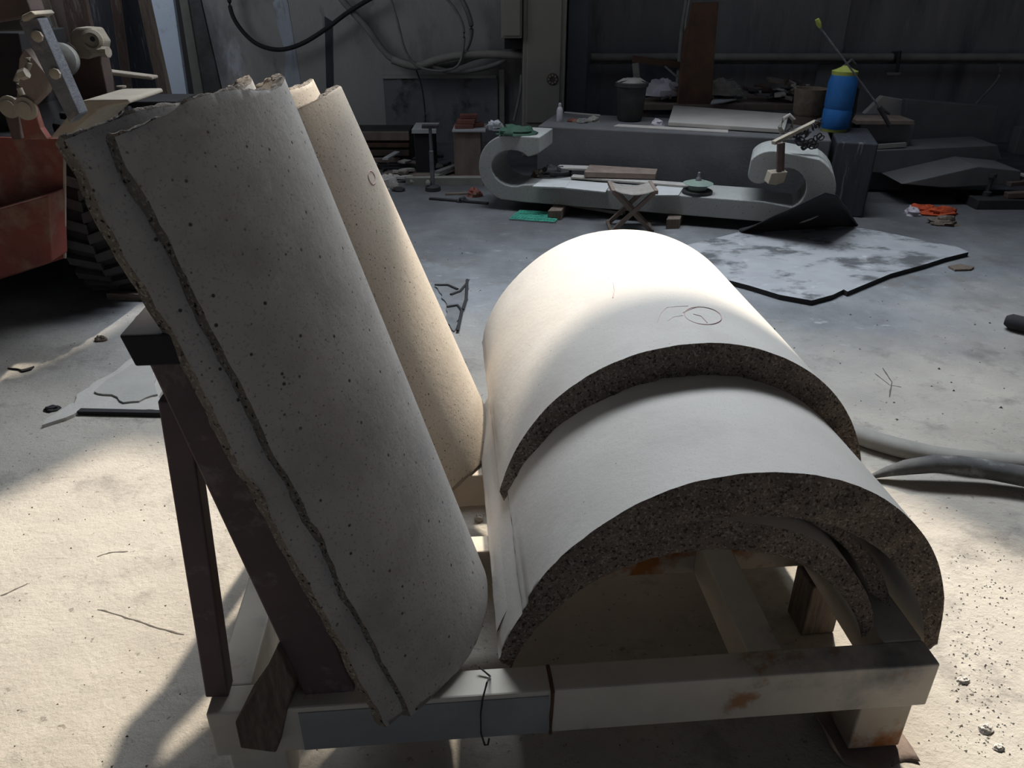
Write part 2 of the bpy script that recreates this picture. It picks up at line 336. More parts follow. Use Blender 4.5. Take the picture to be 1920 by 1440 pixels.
rb('foot', .02, .01, .012, .13, .11, .15, PAINT)
rb('foot', LS - .16, LT - .12, .0, LS - .04, LT - .01, .15, RUSTY)
rb('foot', .02, LT - .12, .0, .13, LT - .01, .15, PAINT)
# leaning supports: a wide brace and an upright post at either end, tied by a top rail
for t0 in (.028, LT - .075):
    a = P(.228, t0 + .04, BZ - .01); b = P(.078, t0 + .04, 1.045)
    build('brace', MB().bar(a, b, .075, .095, S), MAROON, rack, bevel=.004)['label'] = 'wide maroon leaning channel'
    build('post', MB().bar(P(.012, t0 + .03, BZ), P(.058, t0 + .03, .92), .04, .043, S), MAROON, rack, bevel=.003)
rl = build('top_rail', MB().frame(P(.03, .01, .995), S * .085 + Zv * .0, T * (LT - .03), Zv * .05 - S * .012), TARP, rack, bevel=.003)
rl['label'] = 'black rail tying the two braces at the top'

# ------------------------------------------------------------------ curved slabs
def slab(name, label, C0, a, n, b, L, Ro, Ri, csh, ph0, ph1, mats, group, ends=.006, chip=.006, slump=None, nL=70, nA=110, nK=7, tip=.95, seed=0, endwave=.008, dent=0):
    """a cylinder shell with a crescent section: broken rough ends and edges.  C0 circle centre at the l=0 end"""
    a, n, b = a.normalized(), n.normalized(), b.normalized(); sd = Vector((seed * 7.3, seed * 3.1, 0))
    def pt(i, j, k):
        l = L * i / nL; f = j / nA; ph = ph0 + (ph1 - ph0) * f; q = k / nK
        pm = (ph0 + ph1) / 2; phi = pm + (ph - pm) * tip
        po = C0 + Ro * (n * math.cos(ph) + b * math.sin(ph)); pi = C0 - n * csh + Ri * (n * math.cos(phi) + b * math.sin(phi))
        p = po.lerp(pi, q) + a * l
        tan = (b * math.cos(ph) - n * math.sin(ph))
        if i in (0, nL):
            sg = -1 if i == 0 else 1
            inn = min(1, min(q, 1 - q) * 6)
            p += a * sg * (ends * (noise.noise((p + sd) * 22) + .7 * noise.noise((p + sd) * 70)) * (.35 + inn) + endwave * noise.noise((p + sd) * 5) - .004 * (1 - inn))
            if k not in (0, nK): p += n * .003 * noise.noise((p + sd) * 60)
            if slump: p += a * slump(i == 0, ph)
        if j in (0, nA):
            p += tan * (1 if j else -1) * (chip * (noise.noise((p + sd) * 9) + .8 * noise.noise((p + sd) * 30) - .2))
        elif j in (1, 2, nA - 1, nA - 2) and k == 0:
            p += (po - C0).normalized() * -.004 * max(0, noise.noise((p + sd) * 20) + .2)
        elif dent and k == 0:
            p += (po - C0).normalized() * dent * noise.noise((p + sd) * 3)
        return p
    mb = MB(); idx = {}
    def vi(i, j, k):
        if (i, j, k) not in idx: idx[(i, j, k)] = len(mb.v); mb.v.append(pt(i, j, k))
        return idx[(i, j, k)]
    def quad(p, q, r, s_, m): mb.f.append((vi(*p), vi(*q), vi(*r), vi(*s_))); mb.mi.append(m)
    for i in range(nL):
        for j in range(nA):
            quad((i, j, 0), (i, j + 1, 0), (i + 1, j + 1, 0), (i + 1, j, 0), 0)
            quad((i, j, nK), (i + 1, j, nK), (i + 1, j + 1, nK), (i, j + 1, nK), 0)
        for k in range(nK):
            quad((i, 0, k), (i + 1, 0, k), (i + 1, 0, k + 1), (i, 0, k + 1), 1)
            quad((i, nA, k), (i, nA, k + 1), (i + 1, nA, k + 1), (i + 1, nA, k), 1)
    for j in range(nA):
        for k in range(nK):
            quad((0, j, k), (0, j, k + 1), (0, j + 1, k + 1), (0, j + 1, k), 1)
            quad((nL, j, k), (nL, j + 1, k), (nL, j + 1, k + 1), (nL, j, k + 1), 1)
    if b.cross(a).dot(n) < 0: mb.f = [f[::-1] for f in mb.f]
    return piece(name, label, 'stone slab', mb, mats, group, smooth=50)

def roll(deg): return (S * math.sin(R(deg)) + Zv * math.cos(R(deg))), (S * math.cos(R(deg)) - Zv * math.sin(R(deg)))
GS = 'curved granite slabs stacked on the right of the rack'
A2 = T.copy()
n, b = roll(-2)
TOPC = Vector((.417, 1.54, .327))
top_slab = slab('curved_stone', 'topmost arched cream granite slab on the right stack, half in sunlight', TOPC, A2, n, b, .86, .455, .44, .08, -R(78), R(81), [GR_RIGHT, GR_END], GS, seed=1, dent=.004)
n, b = roll(9)
slab('curved_stone', 'second arched slab of the right stack, jutting forward under the topmost one', Vector((.447, 1.15, .25)), A2, n, b, .95, .455, .45, .092, -R(79), R(80), [GR_RIGHT, GR_END], GS, seed=2, dent=.004)
n, b = roll(2)
slab('curved_stone', 'thin slab between the second arched slab and the lowest one on the right stack', Vector((.395, 1.215, .155)), A2, n, b, .88, .448, .395, -.033, -R(75), R(71), [GR_RIGHT, GR_END], GS, seed=3)
n, b = roll(-3)
slab('curved_stone', 'lowest and smallest arched slab of the right stack, resting on the cross beams', Vector((.368, 1.15, .196)), A2, n, b, .86, .402, .385, .052, -R(77), R(78), [GR_RIGHT, GR_END], GS, seed=4)
# the leaning ones
GL = 'curved granite slabs leaning on the left braces'
lean = R(17); al_ = -S * math.sin(lean) + Zv * math.cos(lean); nl = S * math.cos(lean) + Zv * math.sin(lean)
def leaner_slab(label, crest, L, mats, seed, ph=50, lean_deg=17, pf=None, **k):
    q = R(lean_deg); a_ = -S * math.sin(q) + Zv * math.cos(q); n_ = S * math.cos(q) + Zv * math.sin(q)
    a_ = (a_ + T * .07).normalized()
    n_, b_ = n_ * math.cos(R(6)) - T * math.sin(R(6)), T * math.cos(R(6)) + n_ * math.sin(R(6))
    b_ = (b_ - a_ * b_.dot(a_)).normalized()
    return slab('curved_stone', label, crest - n_ * .37, a_, n_, b_, L, .37, .360, .012, -R(ph), R(pf or ph), mats, GL, seed=seed, chip=.006, ends=.005, endwave=.022, tip=1.0,
                slump=lambda bot, p: (.02 if bot else .003) * max(0, -math.sin(p) / .7), **k)
leaner_slab('nearest leaning granite slab, dark grey and pitted, with a lit rounded edge', Vector((-.049, 1.262, .285)), 1.115, [GR_LEFT, GR_EDGE], 5, 50)
leaner_slab('leaning slab directly behind the nearest one, showing along its left edge', Vector((-.085, 1.248, .285)), 1.115, [GR_LEFT, GR_EDGE], 6, 51, 17.8)
leaner_slab('front slab of the far leaning pair, cream with a red crayon loop', Vector((-.052, 1.96, .275)), 1.055, [GR_WARM, GR_EDGE], 7, 50, 20.8, 27)
leaner_slab('rear slab of the far leaning pair, only its top edge showing', Vector((-.092, 1.95, .275)), 1.07, [GR_WARM, GR_EDGE], 8, 48, 21.8, 27)

# red crayon marks drawn on two slabs
def on_cyl(px, py, Cc, ax, rad):
    d = ray(px, py); o = Vector((0, 0, HC)) - Cc; ax = ax.normalized()
    d2 = d - ax * d.dot(ax); o2 = o - ax * o.dot(ax)
    A_, B_, D_ = d2.dot(d2), 2 * d2.dot(o2), o2.dot(o2) - rad * rad; q = B_ * B_ - 4 * A_ * D_
    return Vector((0, 0, HC)) + d * ((-B_ - math.sqrt(max(q, 0))) / (2 * A_))
def crayon(parent, strokes, Cc, ax, rad, w_=.0022):
    for st in strokes: build('crayon_mark', MB().tube([on_cyl(x, y, Cc, ax, rad) for x, y in st], w_, 5), CHALK, parent)
ell = lambda cx, cy, rx, ry, rot=0, a0=0, a1=360: [(cx + rx * math.cos(R(t)) * math.cos(rot) - ry * math.sin(R(t)) * math.sin(rot), cy + rx * math.cos(R(t)) * math.sin(rot) + ry * math.sin(R(t)) * math.cos(rot)) for t in range(a0, a1 + 1, 15)]
crayon(top_slab, [[(1233, 605), (1239, 588), (1250, 577), (1268, 575), (1290, 574)], ell(1318, 592, 35, 16, .12), [(1252, 602), (1262, 595), (1280, 592)],
                  [(1290, 580), (1280, 587), (1300, 578), (1310, 575)], [(1300, 589), (1315, 593), (1326, 605)], [(1150, 530), (1152, 545), (1149, 558)]], TOPC, A2, .455, .0012)
c7 = [o for o in C.objects if o.get('label', '').startswith('front slab of the far')][0]
q = R(20.8); crayon(c7, [ell(697, 333, 6, 13, -.25)], Vector((-.052, 1.96, .275)) - ((S * math.cos(q) + Zv * math.sin(q)) * math.cos(R(6)) - T * math.sin(R(6))) * .37, -S * math.sin(q) + Zv * math.cos(q) + T * .07, .3705, .0016)

# ------------------------------------------------------------------ small things at the rack
wd = MB().prism([at(517, 1213, y=1.02), at(551, 1278, y=1.02), at(515, 1412, y=.97), at(449, 1402, y=.97), at(440, 1355, y=.97), at(478, 1298, y=1.0)], (.01, .085, .0))
wood = piece('wood_block', 'splintered old wood block wedged at the front left corner of the rack', 'wood', wd.rough(.004, 30), OLDWOOD, bevel=.003)
stump = MB().frame(P(1.35, .345, 0), S * .085, T * .09, Zv * .16).rough(.006, 20)
piece('wood_block', 'charred wooden block under the rack behind the cross beam', 'wood', stump, OLDWOOD, bevel=.004)
hx = at(905, 1250, y=1.0)
pts = [at(898, 1250, z=BZ + .012), at(912, 1262, z=BZ + .006), at(919, 1268, z=BZ + .003), at(913, 1280, y=1.02), at(905, 1310, y=1.016), at(901, 1340, y=1.014), at(902, 1375, y=1.01), at(909, 1397, y=1.008), at(915, 1396, y=1.006), at(917, 1385, y=1.006)]
piece('wire_hook', 'thin black wire hooked over the front beam of the rack', 'wire', MB().tube(pts, .002, 6), IRON, smooth=True)
rag = MB(); fx = P(LS - .17, -.005, 0)
for i in range(3): pass
g = [[P(LS - .20 + .21 * u, -.03 + .14 * v + .01 * math.sin(u * 9), .004 + .004 * math.sin(u * 7 + v * 5) + (.075 * max(0, .22 - u) / .22)) for u in [k / 14 for k in range(15)]] for v in [k / 8 for k in range(9)]]
mbp = MB(); mbp.add([p for r_ in g for p in r_], [(j * 15 + i, j * 15 + i + 1, (j + 1) * 15 + i + 1, (j + 1) * 15 + i) for j in range(8) for i in range(14)])
rg = piece('paper_scrap', 'crumpled dusty paper pinned under the front right foot of the rack', 'paper', mbp, CARTON, smooth=80); md = rg.modifiers.new('s', 'SOLIDIFY'); md.thickness = .003

# ------------------------------------------------------------------ carved stone pieces in the middle distance
G0 = Vector((-.235, 5.52, 0)); GS_ = Vector((.955, -.297, 0)).normalized(); GT = Vector((.297, .955, 0)).normalized()
def G(s, t, z): return G0 + GS_ * s + GT * t + Zv * z
def arc(cx, cz, rx, rz, a0, a1, n=14): return [(cx + rx * math.cos(R(a0 + (a1 - a0) * i / n)), cz + rz * math.sin(R(a0 + (a1 - a0) * i / n))) for i in range(n + 1)]
LB = 2.36
prof = [(.33, .07)] + [(LB - .42, .07)] + arc(LB - .26, .29, .26, .225, -75, 60, 14) + arc(LB - .40, .42, .14, .10, 70, 160, 8) \
     + arc(LB - .47, .37, .07, .06, 170, 300, 8) + arc(LB - .30, .29, .125, .13, 120, -60, 12) + [(LB - .42, .20), (.42, .20)] \
     + arc(.25, .30, .155, .125, 300, 60, 14) + [(.36, .385), (.40, .40), (.44, .415), (.44, .52)] + arc(.22, .295, .22, .225, 90, 255, 16)
scroll = piece('carved_stone_base', 'pale carved stone base with a curled scroll at either end', 'carved stone', MB().prism([G(s, 0, z) for s, z in prof], GT * .36), STONE, bevel=.006)
for s0 in (.55, 1.35):
    piece('wood_block', 'short dark timber under the carved base ' + ('beside the green net' if s0 < 1 else 'below the round polishing disc'), 'wood',
          MB().frame(G(s0, -.16 if s0 < 1 else -.12, 0), GS_ * .085 + GT * .04, GT * .42, Zv * .066).rough(.004, 20), OLDWOOD, bevel=.003)
B0 = Vector((.19, 5.95, 0)); BS = Vector((.962, -.273, 0)); BT = Vector((.273, .962, 0))
def Bp(s, t, z): return B0 + BS * s + BT * t + Zv * z
bb = MB().frame(Bp(0, 0, 0), BS * 2.05, BT * .62, Zv * .50)
piece('stone_block', 'huge long dark stone block serving as a bench behind the scroll base', 'stone block', bb, STONED, bevel=.01)
piece('stone_block', 'dark upright stone block at the right end of the bench block', 'stone block', MB().frame(Bp(2.08, -.04, 0), BS * .26, BT * .6, Zv * .5), DARKSHEET, bevel=.01)
BT_Z = .50
def onb(px, py, z=BT_Z): return at(px, py, z=z)
# things on the bench block
p = [onb(1252, 238), onb(1470, 252), onb(1478, 222), onb(1262, 206)]
piece('stone_strip', 'long pale stone strip lying on the bench block', 'stone strip', MB().prism([q + Zv * .006 for q in p], (0, 0, .03)), STONEL, bevel=.004)['kind'] = 'thing'
p = [onb(1150, 238), onb(1365, 250), onb(1365, 245), onb(1160, 234)]
piece('thin_board', 'thin pale board poking out under the long stone strip', 'board', MB().prism(p, (0, 0, .006)), STONEL)
bk = onb(1180, 226); bk.z = BT_Z
r1 = .115
bkt = piece('bucket', 'dark dirty plastic bucket standing on the bench block', 'bucket',
   MB().lathe(bk, [(.085, 0), (.095, .02), (.112, .24), (.118, .245), (.124, .25), (.124, .275), (.114, .28), (.106, .26), (.09, .05), (.0, .04)], 28), mat('dirty_black_plastic', (.022, .024, .026), (.055, .054, .052), 6, .6, .2, 40), smooth=40)
build('mortar_crust', MB().lathe(bk + Vector((0, 0, .255)), [(.105, 0), (.112, .02), (.07, .045), (.02, .05), (0, .05)], 16).rough(.012, 25), PIPE, bkt, smooth=60)
bh = MB().tube([bk + Vector((.12 * math.cos(t), -.03 - .10 * math.sin(t) * .3, .26 + .035 * math.sin(t))) for t in [PI * k / 10 for k in range(11)]], .004, 6)
build('handle', bh, IRON, bkt, smooth=True)
bo = onb(1049, 228); bo.z = BT_Z
bt = piece('spray_bottle', 'small white and lilac bottle on the left of the bench block', 'bottle', MB().lathe(bo, [(.022, 0), (.024, .01), (.024, .08), (.018, .10), (.01, .11)], 16), WHITE, smooth=40)
build('cap', MB().lathe(bo + Vector((0, 0, .11)), [(.011, 0), (.011, .02), (.006, .025)], 12), WHITE, bt, smooth=40)
def scraps(n, name, label, cat, group, region, mats, size, thick, jit=.3, zb=0, seed=0, heap=0):
    """loose offcuts lying about; the first is built, the rest are copies with their own turn"""
    rnd = random.Random(seed); protos = []
    for i in range(n):
        x0, x1, y0, y1 = region; px = rnd.uniform(x0, x1); py = rnd.uniform(y0, y1)
        c = at(px, py, z=zb); c.z = zb + rnd.uniform(0, heap)
        if i < 6:
            l = rnd.uniform(*size); wd_ = l * rnd.uniform(.3, .9); th = rnd.uniform(*thick)
            k = rnd.randint(5, 7); out = [(math.cos(2 * PI * a / k + rnd.uniform(-.3, .3)) * l / 2 * rnd.uniform(.7, 1.1), math.sin(2 * PI * a / k + rnd.uniform(-.3, .3)) * wd_ / 2 * rnd.uniform(.7, 1.1), 0) for a in range(k)]
            o = piece(name, label, cat, MB().prism(out, (0, 0, th)), mats[i % len(mats)], group, bevel=.002); protos.append(o)
        else:
            q = protos[i % 6]; o = q.copy(); C.objects.link(o)
        o.location = c; o.rotation_euler = (rnd.uniform(-jit, jit), rnd.uniform(-jit, jit), rnd.uniform(0, 2 * PI)) if heap else (rnd.uniform(-.03, .03), rnd.uniform(-.03, .03), rnd.uniform(0, 2 * PI))
# rag bundle with green bag at the left end of the bench
def crumple(name, label, cat, c, rx, ry, rz, m, seed, amp=.35, parent=None):
    mb = MB(); n1, n2 = 14, 9; vs = []; fs = []
    for i in range(n2 + 1):
        t = PI * i / n2 * .5
        for j in range(n1):
            u = 2 * PI * j / n1; d = Vector((math.cos(u) * math.sin(t + .001), math.sin(u) * math.sin(t + .001), math.cos(t)))
            k = 1 + amp * noise.noise(d * 2.5 + Vector((seed, 0, 0))) + amp * .6 * noise.noise(d * 7 + Vector((seed, 5, 0)))
            vs.append(Vector(c) + Vector((d.x * rx * k, d.y * ry * k, max(0, d.z * rz * k))))
    for i in range(n2):
        for j in range(n1): fs.append((i * n1 + j, (i + 1) * n1 + j, (i + 1) * n1 + (j + 1) % n1, i * n1 + (j + 1) % n1))
    fs.append(tuple(range(n2 * n1, n2 * n1 + n1))[::-1]); mb.add(vs, fs)
    o = build(name, mb, m, parent, smooth=35)
    if label: tag(o, label, cat)
    return o
c = at(975, 250, z=.52); crumple('plastic_bag', 'pale green plastic bag on the left scroll of the carved base', 'bag', (c.x - .02, c.y - .02, .52), .13, .09, .05, DKGREEN, 3)
c = at(962, 243, z=.52); crumple('plastic_bag', 'crumpled white sheet beside the green bag on the left scroll', 'bag', (c.x - .13, c.y + .02, .52), .07, .07, .055, MATTOP, 4)
for i, (px, py, m, l) in enumerate(((1075, 228, RED, 'small red rag beside the lilac bottle'), (1092, 230, HOSE, 'coil of grey cord on the bench block'), (1112, 228, CLOTH, 'pinkish stone chip near the bucket'), (1232, 236, WHITE, 'white lump left of the long stone strip'))):
    c = onb(px, py); crumple('cloth_scrap' if i != 3 else 'stone_chip', l, 'scrap', (c.x, c.y, BT_Z), .05, .035, .02 + .01 * i, m, i + 9)
a, b_ = onb(1058, 218), onb(1125, 224); a.z = b_.z = BT_Z + .03
piece('wood_stick', 'thin pale stick lying near the bottle on the bench block', 'stick', MB().bar(a, b_, .01, .01), STONEL)

# clutter lying on the scroll base
def ons(px, py, z=.2): return at(px, py, z=z)
def flat(name, label, cat, pts, z, th, m, **k): return piece(name, label, cat, MB().prism([at(x, y, z=z) for x, y in pts], (0, 0, th)), m, **k)
flat('white_board', 'white board lying at the left end of the scroll base', 'board', [(998, 352), (1060, 354), (1070, 341), (1018, 338)], .2, .01, PALEDUST)
flat('white_board', 'long white board on the middle of the scroll base', 'board', [(1058, 354), (1135, 362), (1145, 346), (1068, 340)], .2, .008, PALEDUST)
flat('white_board', 'white board right of the polishing disc on the scroll base', 'board', [(1215, 368), (1272, 368), (1282, 352), (1232, 350)], .2, .008, PALEDUST)
flat('timber_plank', 'brown timber lying along the back of the scroll base', 'timber', [(1095, 332), (1228, 336), (1232, 326), (1105, 318)], .23, .035, CARTON)
flat('timber_plank', 'thin pale lath on the scroll base in front of the brown timber', 'timber', [(1070, 335), (1290, 352), (1290, 346), (1075, 330)], .21, .012, STONEL)
flat('timber_plank', 'pale lath half buried in rags on the scroll base', 'timber', [(1040, 318), (1105, 320), (1108, 314), (1050, 312)], .25, .012, STONEL)
c = ons(1038, 330); crumple('rag_heap', 'heap of dark dirty rags on the scroll base', 'rags', (c.x, c.y, .2), .13, .08, .07, IRON, 21)
c = ons(1010, 330); crumple('rag_heap', 'small dark rag lump by the left scroll opening', 'rags', (c.x, c.y, .2), .05, .05, .045, OLDWOOD, 24)
# polishing disc
pc = ons(1307, 362, .2); pc.z = .2
pd = thing('polishing_disc', 'green and black round polishing head standing on the scroll base', 'tool', pc)
build('pad', MB().lathe(pc, [(.10, 0), (.10, .018), (.085, .026)], 24), IRON, pd, smooth=40)
build('housing', MB().lathe(pc + Vector((0, 0, .024)), [(.06, 0), (.065, .03), (.09, .036), (.10, .042), (.06, .055), (.03, .06)], 24), mat('pale_green_metal', (.22, .28, .24), (.16, .21, .18), 9, .6), pd, smooth=40)
build('spindle', MB().lathe(pc + Vector((0, 0, .08)), [(.022, 0), (.018, .02), (.010, .03), (.010, .055), (.005, .06)], 14), STEEL, pd, smooth=40)
# clamp hanging over the right scroll
cg = thing('chain_clamp', 'dirty iron clamp with chain hanging over the right scroll', 'clamp', at(1480, 262, z=.50))
a = at(1450, 268, y=4.78); b_ = at(1530, 228, y=5.0)
build('bar', MB().bar(a, b_, .03, .022), DUSTY, cg, bevel=.003)
a2 = at(1462, 268, y=4.76); b2 = at(1460, 335, y=4.76)
build('hanging_arm', MB().bar(a2, b2, .028, .028, (0, 1, 0)).bar(a2 + Vector((.03, .02, 0)), b2 + Vector((.03, .02, 0)), .014, .02, (0, 1, 0)), DARKBROWN, cg, bevel=.003)
build('shoe', MB().prism([at(x, y, y=4.74) for x, y in ((1440, 345), (1447, 325), (1477, 322), (1470, 342), (1455, 347))], (0, .09, 0)), DUSTY, cg, bevel=.003)
build('hook', MB().tube([at(x, y, y=4.9) for x, y in ((1466, 250), (1462, 238), (1470, 222), (1480, 216), (1488, 224), (1484, 240), (1474, 246), (1484, 258))], .013, 8), PIPE, cg, smooth=True)
rnd = random.Random(5)
for i in range(34):
    f = i / 33; x = 1490 + 50 * f + rnd.uniform(-4, 4); y = (262 - 34 * f if i % 2 else 250 + 90 * f * (1 - f)) + rnd.uniform(-6, 6); c = at(x, y, y=4.93 + .03 * f)
    t = rnd.uniform(0, PI); ux = Vector((math.cos(t), 0, math.sin(t))); uy = Vector((0, 1, 0)) if i % 2 else Vector((-math.sin(t), .3, math.cos(t)))
    build('chain_link', MB().tube([c + ux * .018 * math.cos(q) + uy * .011 * math.sin(q) for q in [2 * PI * k / 10 for k in range(11)]], .0045, 5), IRON, cg, smooth=True)

# folding stool
sc = at(1180, 428, z=0)
st = thing('folding_stool', 'low wooden folding stool with crossed legs and a worn woven seat', 'stool', (sc.x, sc.y, 0))
hw, hh = .135, .27
for sgn, dy in ((1, -.10), (-1, -.085), (1, .10), (-1, .085)):
    build('leg', MB().bar((sc.x - sgn * hw, sc.y + dy, .0), (sc.x + sgn * hw, sc.y + dy, hh), .022, .028, (0, 0, 1)), CARTON, st, bevel=.003)
for sx in (-1, 1):
    build('seat_rail', MB().frame((sc.x + sx * hw - .012, sc.y - .13, hh - .012), (.024, 0, 0), (0, .26, 0), (0, 0, .026)), CARTON, st, bevel=.003)
    build('foot_rail', MB().frame((sc.x + sx * hw - .01, sc.y - .11, .004), (.02, 0, 0), (0, .22, 0), (0, 0, .02)), OLDWOOD, st, bevel=.003)
gv = [(sc.x + (i / 12 * 2 - 1) * hw, sc.y - .12 + .24 * j / 6, hh + .014 - .03 * (1 - (i / 6 - 1) ** 2) + .004 * noise.noise(Vector((i, j, 0)) * .9)) for j in range(7) for i in range(13)]
se = build('seat', MB().add(gv, [(j * 13 + i, j * 13 + i + 1, (j + 1) * 13 + i + 1, (j + 1) * 13 + i) for j in range(6) for i in range(12)]), CLOTH, st, smooth=True)
se.modifiers.new('s', 'SOLIDIFY').thickness = .006

# rubber mat with a raised corner
edge = [(1285, 468), (1310, 500), (1345, 529), (1405, 545), (1460, 562), (1520, 573), (1560, 562), (1580, 552), (1587, 556), (1625, 540), (1668, 522), (1730, 505), (1770, 492), (1814, 481), (1795, 472), (1745, 462), (1690, 450), (1640, 440), (1590, 432), (1500, 425), (1420, 434), (1350, 452)]
mt = MB().prism([at(x, y, z=.0) for x, y in edge], (0, 0, .028))
mt.mi = [0] * len(mt.f); mt.mi[1] = 1; mt.mi[0] = 1
mto = piece('rubber_mat', 'big black rubber mat dusted white, lying flat on the floor', 'mat', mt, [TARP, MATTOP])
fl = [at(1395, 432, z=.03), at(1470, 395, z=.10), at(1562, 357, z=.30), at(1578, 375, z=.22), at(1597, 410, z=.03), at(1560, 425, z=.03)]
g = []
A0, A1, B0_, B1 = at(1390, 436, z=.03), at(1608, 424, z=.03), at(1455, 405, y=4.55), at(1560, 356, y=4.5)
NN = 12
for j in range(9):
    for i in range(NN + 1):
        u, v = i / NN, j / 8; lo = A0.lerp(A1, u); hi = A0.lerp(B1, min(1, u * 1.25)) if u < .8 else B1.lerp(A1, (u - .8) / .2)
        q = lo.lerp(hi, v) + Vector((0, .05 * math.sin(v * PI), .008 * noise.noise(Vector((u * 5, v * 5, 1))))); g.append(q)
fo = piece('plastic_sheet', 'black plastic sheet folded up against the right scroll', 'sheet', MB().add(g, [(j * (NN + 1) + i, j * (NN + 1) + i + 1, (j + 1) * (NN + 1) + i + 1, (j + 1) * (NN + 1) + i) for j in range(8) for i in range(NN)]), TARP, smooth=80)
fo.modifiers.new('s', 'SOLIDIFY').thickness = .008
flat('wood_chip', 'small brown wood chip beside the right corner of the rubber mat', 'wood', [(1777, 502), (1800, 498), (1826, 503), (1820, 508), (1790, 509)], 0, .012, OLDWOOD, bevel=.002)

# orange gloves, red cloth
for i, (px, py, m, rx) in enumerate(((1710, 402, WHITE, .05), (1728, 396, ORANGE, .10), (1760, 402, ORANGE, .11), (1768, 420, OLDWOOD, .10))):
    c = at(px, py, z=0); crumple('cloth_heap', ('white end of a work glove left of the orange cloth', 'bright orange cloth lump on the dark floor', 'orange cloth beside the greasy brown rag', 'greasy brown rag in front of the orange cloth')[i], 'cloth', (c.x, c.y, 0), rx, .06, .05, m, 30 + i, .5)
# dark machine part at the right edge
c = at(1870, 385, z=0)
mp_ = thing('machine_base', 'dark greasy machine base with an upright bolt by the right wall', 'machine', (c.x, c.y, 0))
build('bed', MB().frame((c.x - .22, c.y - .12, 0), (.7, 0, 0), (0, .3, 0), (0, 0, .07)).rough(.006, 12), IRON, mp_, bevel=.006)
build('bolt', MB().lathe((c.x - .1, c.y, .07), [(.03, 0), (.03, .03), (.016, .035), (.016, .13), (.03, .135), (.03, .16)], 12), IRON, mp_, smooth=40)
build('arm', MB().bar((c.x + .02, c.y - .02, .16), (c.x + .5, c.y + .12, .17), .05, .03).bar((c.x, c.y - .06, .09), (c.x + .3, c.y - .08, .11), .06, .04), DARKBROWN, mp_, bevel=.004)
build('cover', MB().bar((c.x + .2, c.y + .14, .185), (c.x + .55, c.y + .18, .19), .09, .012), STONEL, mp_)
# black tube end at right edge
a = at(1885, 600, z=.04); b_ = at(1990, 625, z=.04)
piece('rubber_tube', 'black rubber tube end at the right edge of the floor', 'tube', MB().tube([a, a.lerp(b_, .1), b_], [.022, .036, .038], 14), TARP, smooth=50)

# flat hoses on the right
def world_line(pts, z): return [at(x, y, z=zz) for (x, y), zz in zip(pts, z)]
h1 = world_line([(1560, 800), (1600, 812), (1632, 824), (1680, 838), (1740, 852), (1800, 862), (1860, 866), (1960, 872), (2150, 885), (2400, 880)], [.03] * 10)
piece('fire_hose', 'dusty cream flattened hose running behind the arched one', 'hose', MB().tube(h1, .042, 12, .75), PIPE, smooth=60)
h2 = [(1636, 893, .012, .01), (1665, 884, .03, .02), (1700, 876, .05, .03), (1750, 870, .062, .035), (1800, 872, .062, .037), (1850, 880, .055, .038), (1920, 893, .05, .04), (2000, 915, .045, .04), (2150, 945, .04, .04), (2400, 960, .04, .04)]
piece('fire_hose', 'grey rubber strap arching off the floor on the right', 'hose', MB().tube([at(x, y, z=z) for x, y, z, r in h2], [r for *_, r in h2], 12, .8), mat('dusty_black_strap', (.10, .10, .098), (.05, .05, .052), 9, .7, .3, 40, stain=(((.26, .255, .24), 7, .52, .1, .7),)), smooth=60)

# small things on the middle floor
def netmesh():
    mb = MB(); a, b_, c_, d = at(955, 412, z=.004), at(1040, 418, z=.004), at(1051, 404, z=.004), at(975, 396, z=.004)
    for i in range(15):
        u = i / 14; mb.tube([(a.lerp(d, v)).lerp(b_.lerp(c_, v), u) + Vector((.01 * noise.noise(Vector((i, v * 4, 0))), 0, .008 + .008 * noise.noise(Vector((i * .4, v * 3, 2))))) for v in (0, .25, .5, .75, 1)], .003, 4)
        mb.tube([(a.lerp(b_, v)).lerp(d.lerp(c_, v), u) + Vector((0, 0, .008 + .008 * noise.noise(Vector((i * .4, v * 3, 7))))) for v in (0, .2, .4, .6, .8, 1)], .003, 4)
    return mb
piece('plastic_net', 'scrap of bright green plastic netting on the floor', 'net', netmesh(), GREEN)
def planks(name, label, cat, specs, m, **k):
    for i, (x0, y0, x1, y1, wd_, th, zz) in enumerate(specs):
        a, b_ = at(x0, y0, z=zz), at(x1, y1, z=zz); a.z += th / 2; b_.z += th / 2
        piece(name, label[i], cat, MB().bar(a, b_, wd_, th).rough(.003, 9), m[i % len(m)], **k)
planks('timber_lath', ['dark tapered lath on the floor left of the scroll base', 'short dark lath behind the tapered one', 'long dusty timber lying behind the jack post', 'thin rod lying behind the long dusty timber', 'grey plank along the foot of the scrap heap', 'board leaning out under the scroll base', 'twisted grey strip between the jack post and the plywood box', 'lower twisted grey strip'],
  'timber', [(806, 374, 915, 383, .035, .014, 0), (835, 366, 890, 364, .03, .014, 0), (762, 346, 905, 346, .07, .06, 0), (690, 313, 900, 313, .03, .02, .02), (720, 326, 905, 330, .16, .012, .0), (1010, 376, 1170, 402, .05, .02, .03), (820, 326, 885, 301, .05, .02, .05), (815, 334, 870, 308, .05, .02, .03)], [IRON, OLDWOOD_X, PIPE, IRON, CARTON, PIPE, HOSE, HOSE])
c = at(890, 368, z=0); crumple('red_cup', 'small crushed red container at the foot of the left scroll', 'container', (c.x, c.y, 0), .06, .045, .06, RED, 41, .3)
c = at(868, 379, z=0); crumple('cloth_scrap', 'black knotted rag on the tapered lath', 'scrap', (c.x, c.y, .0), .05, .03, .035, IRON, 43, .4)
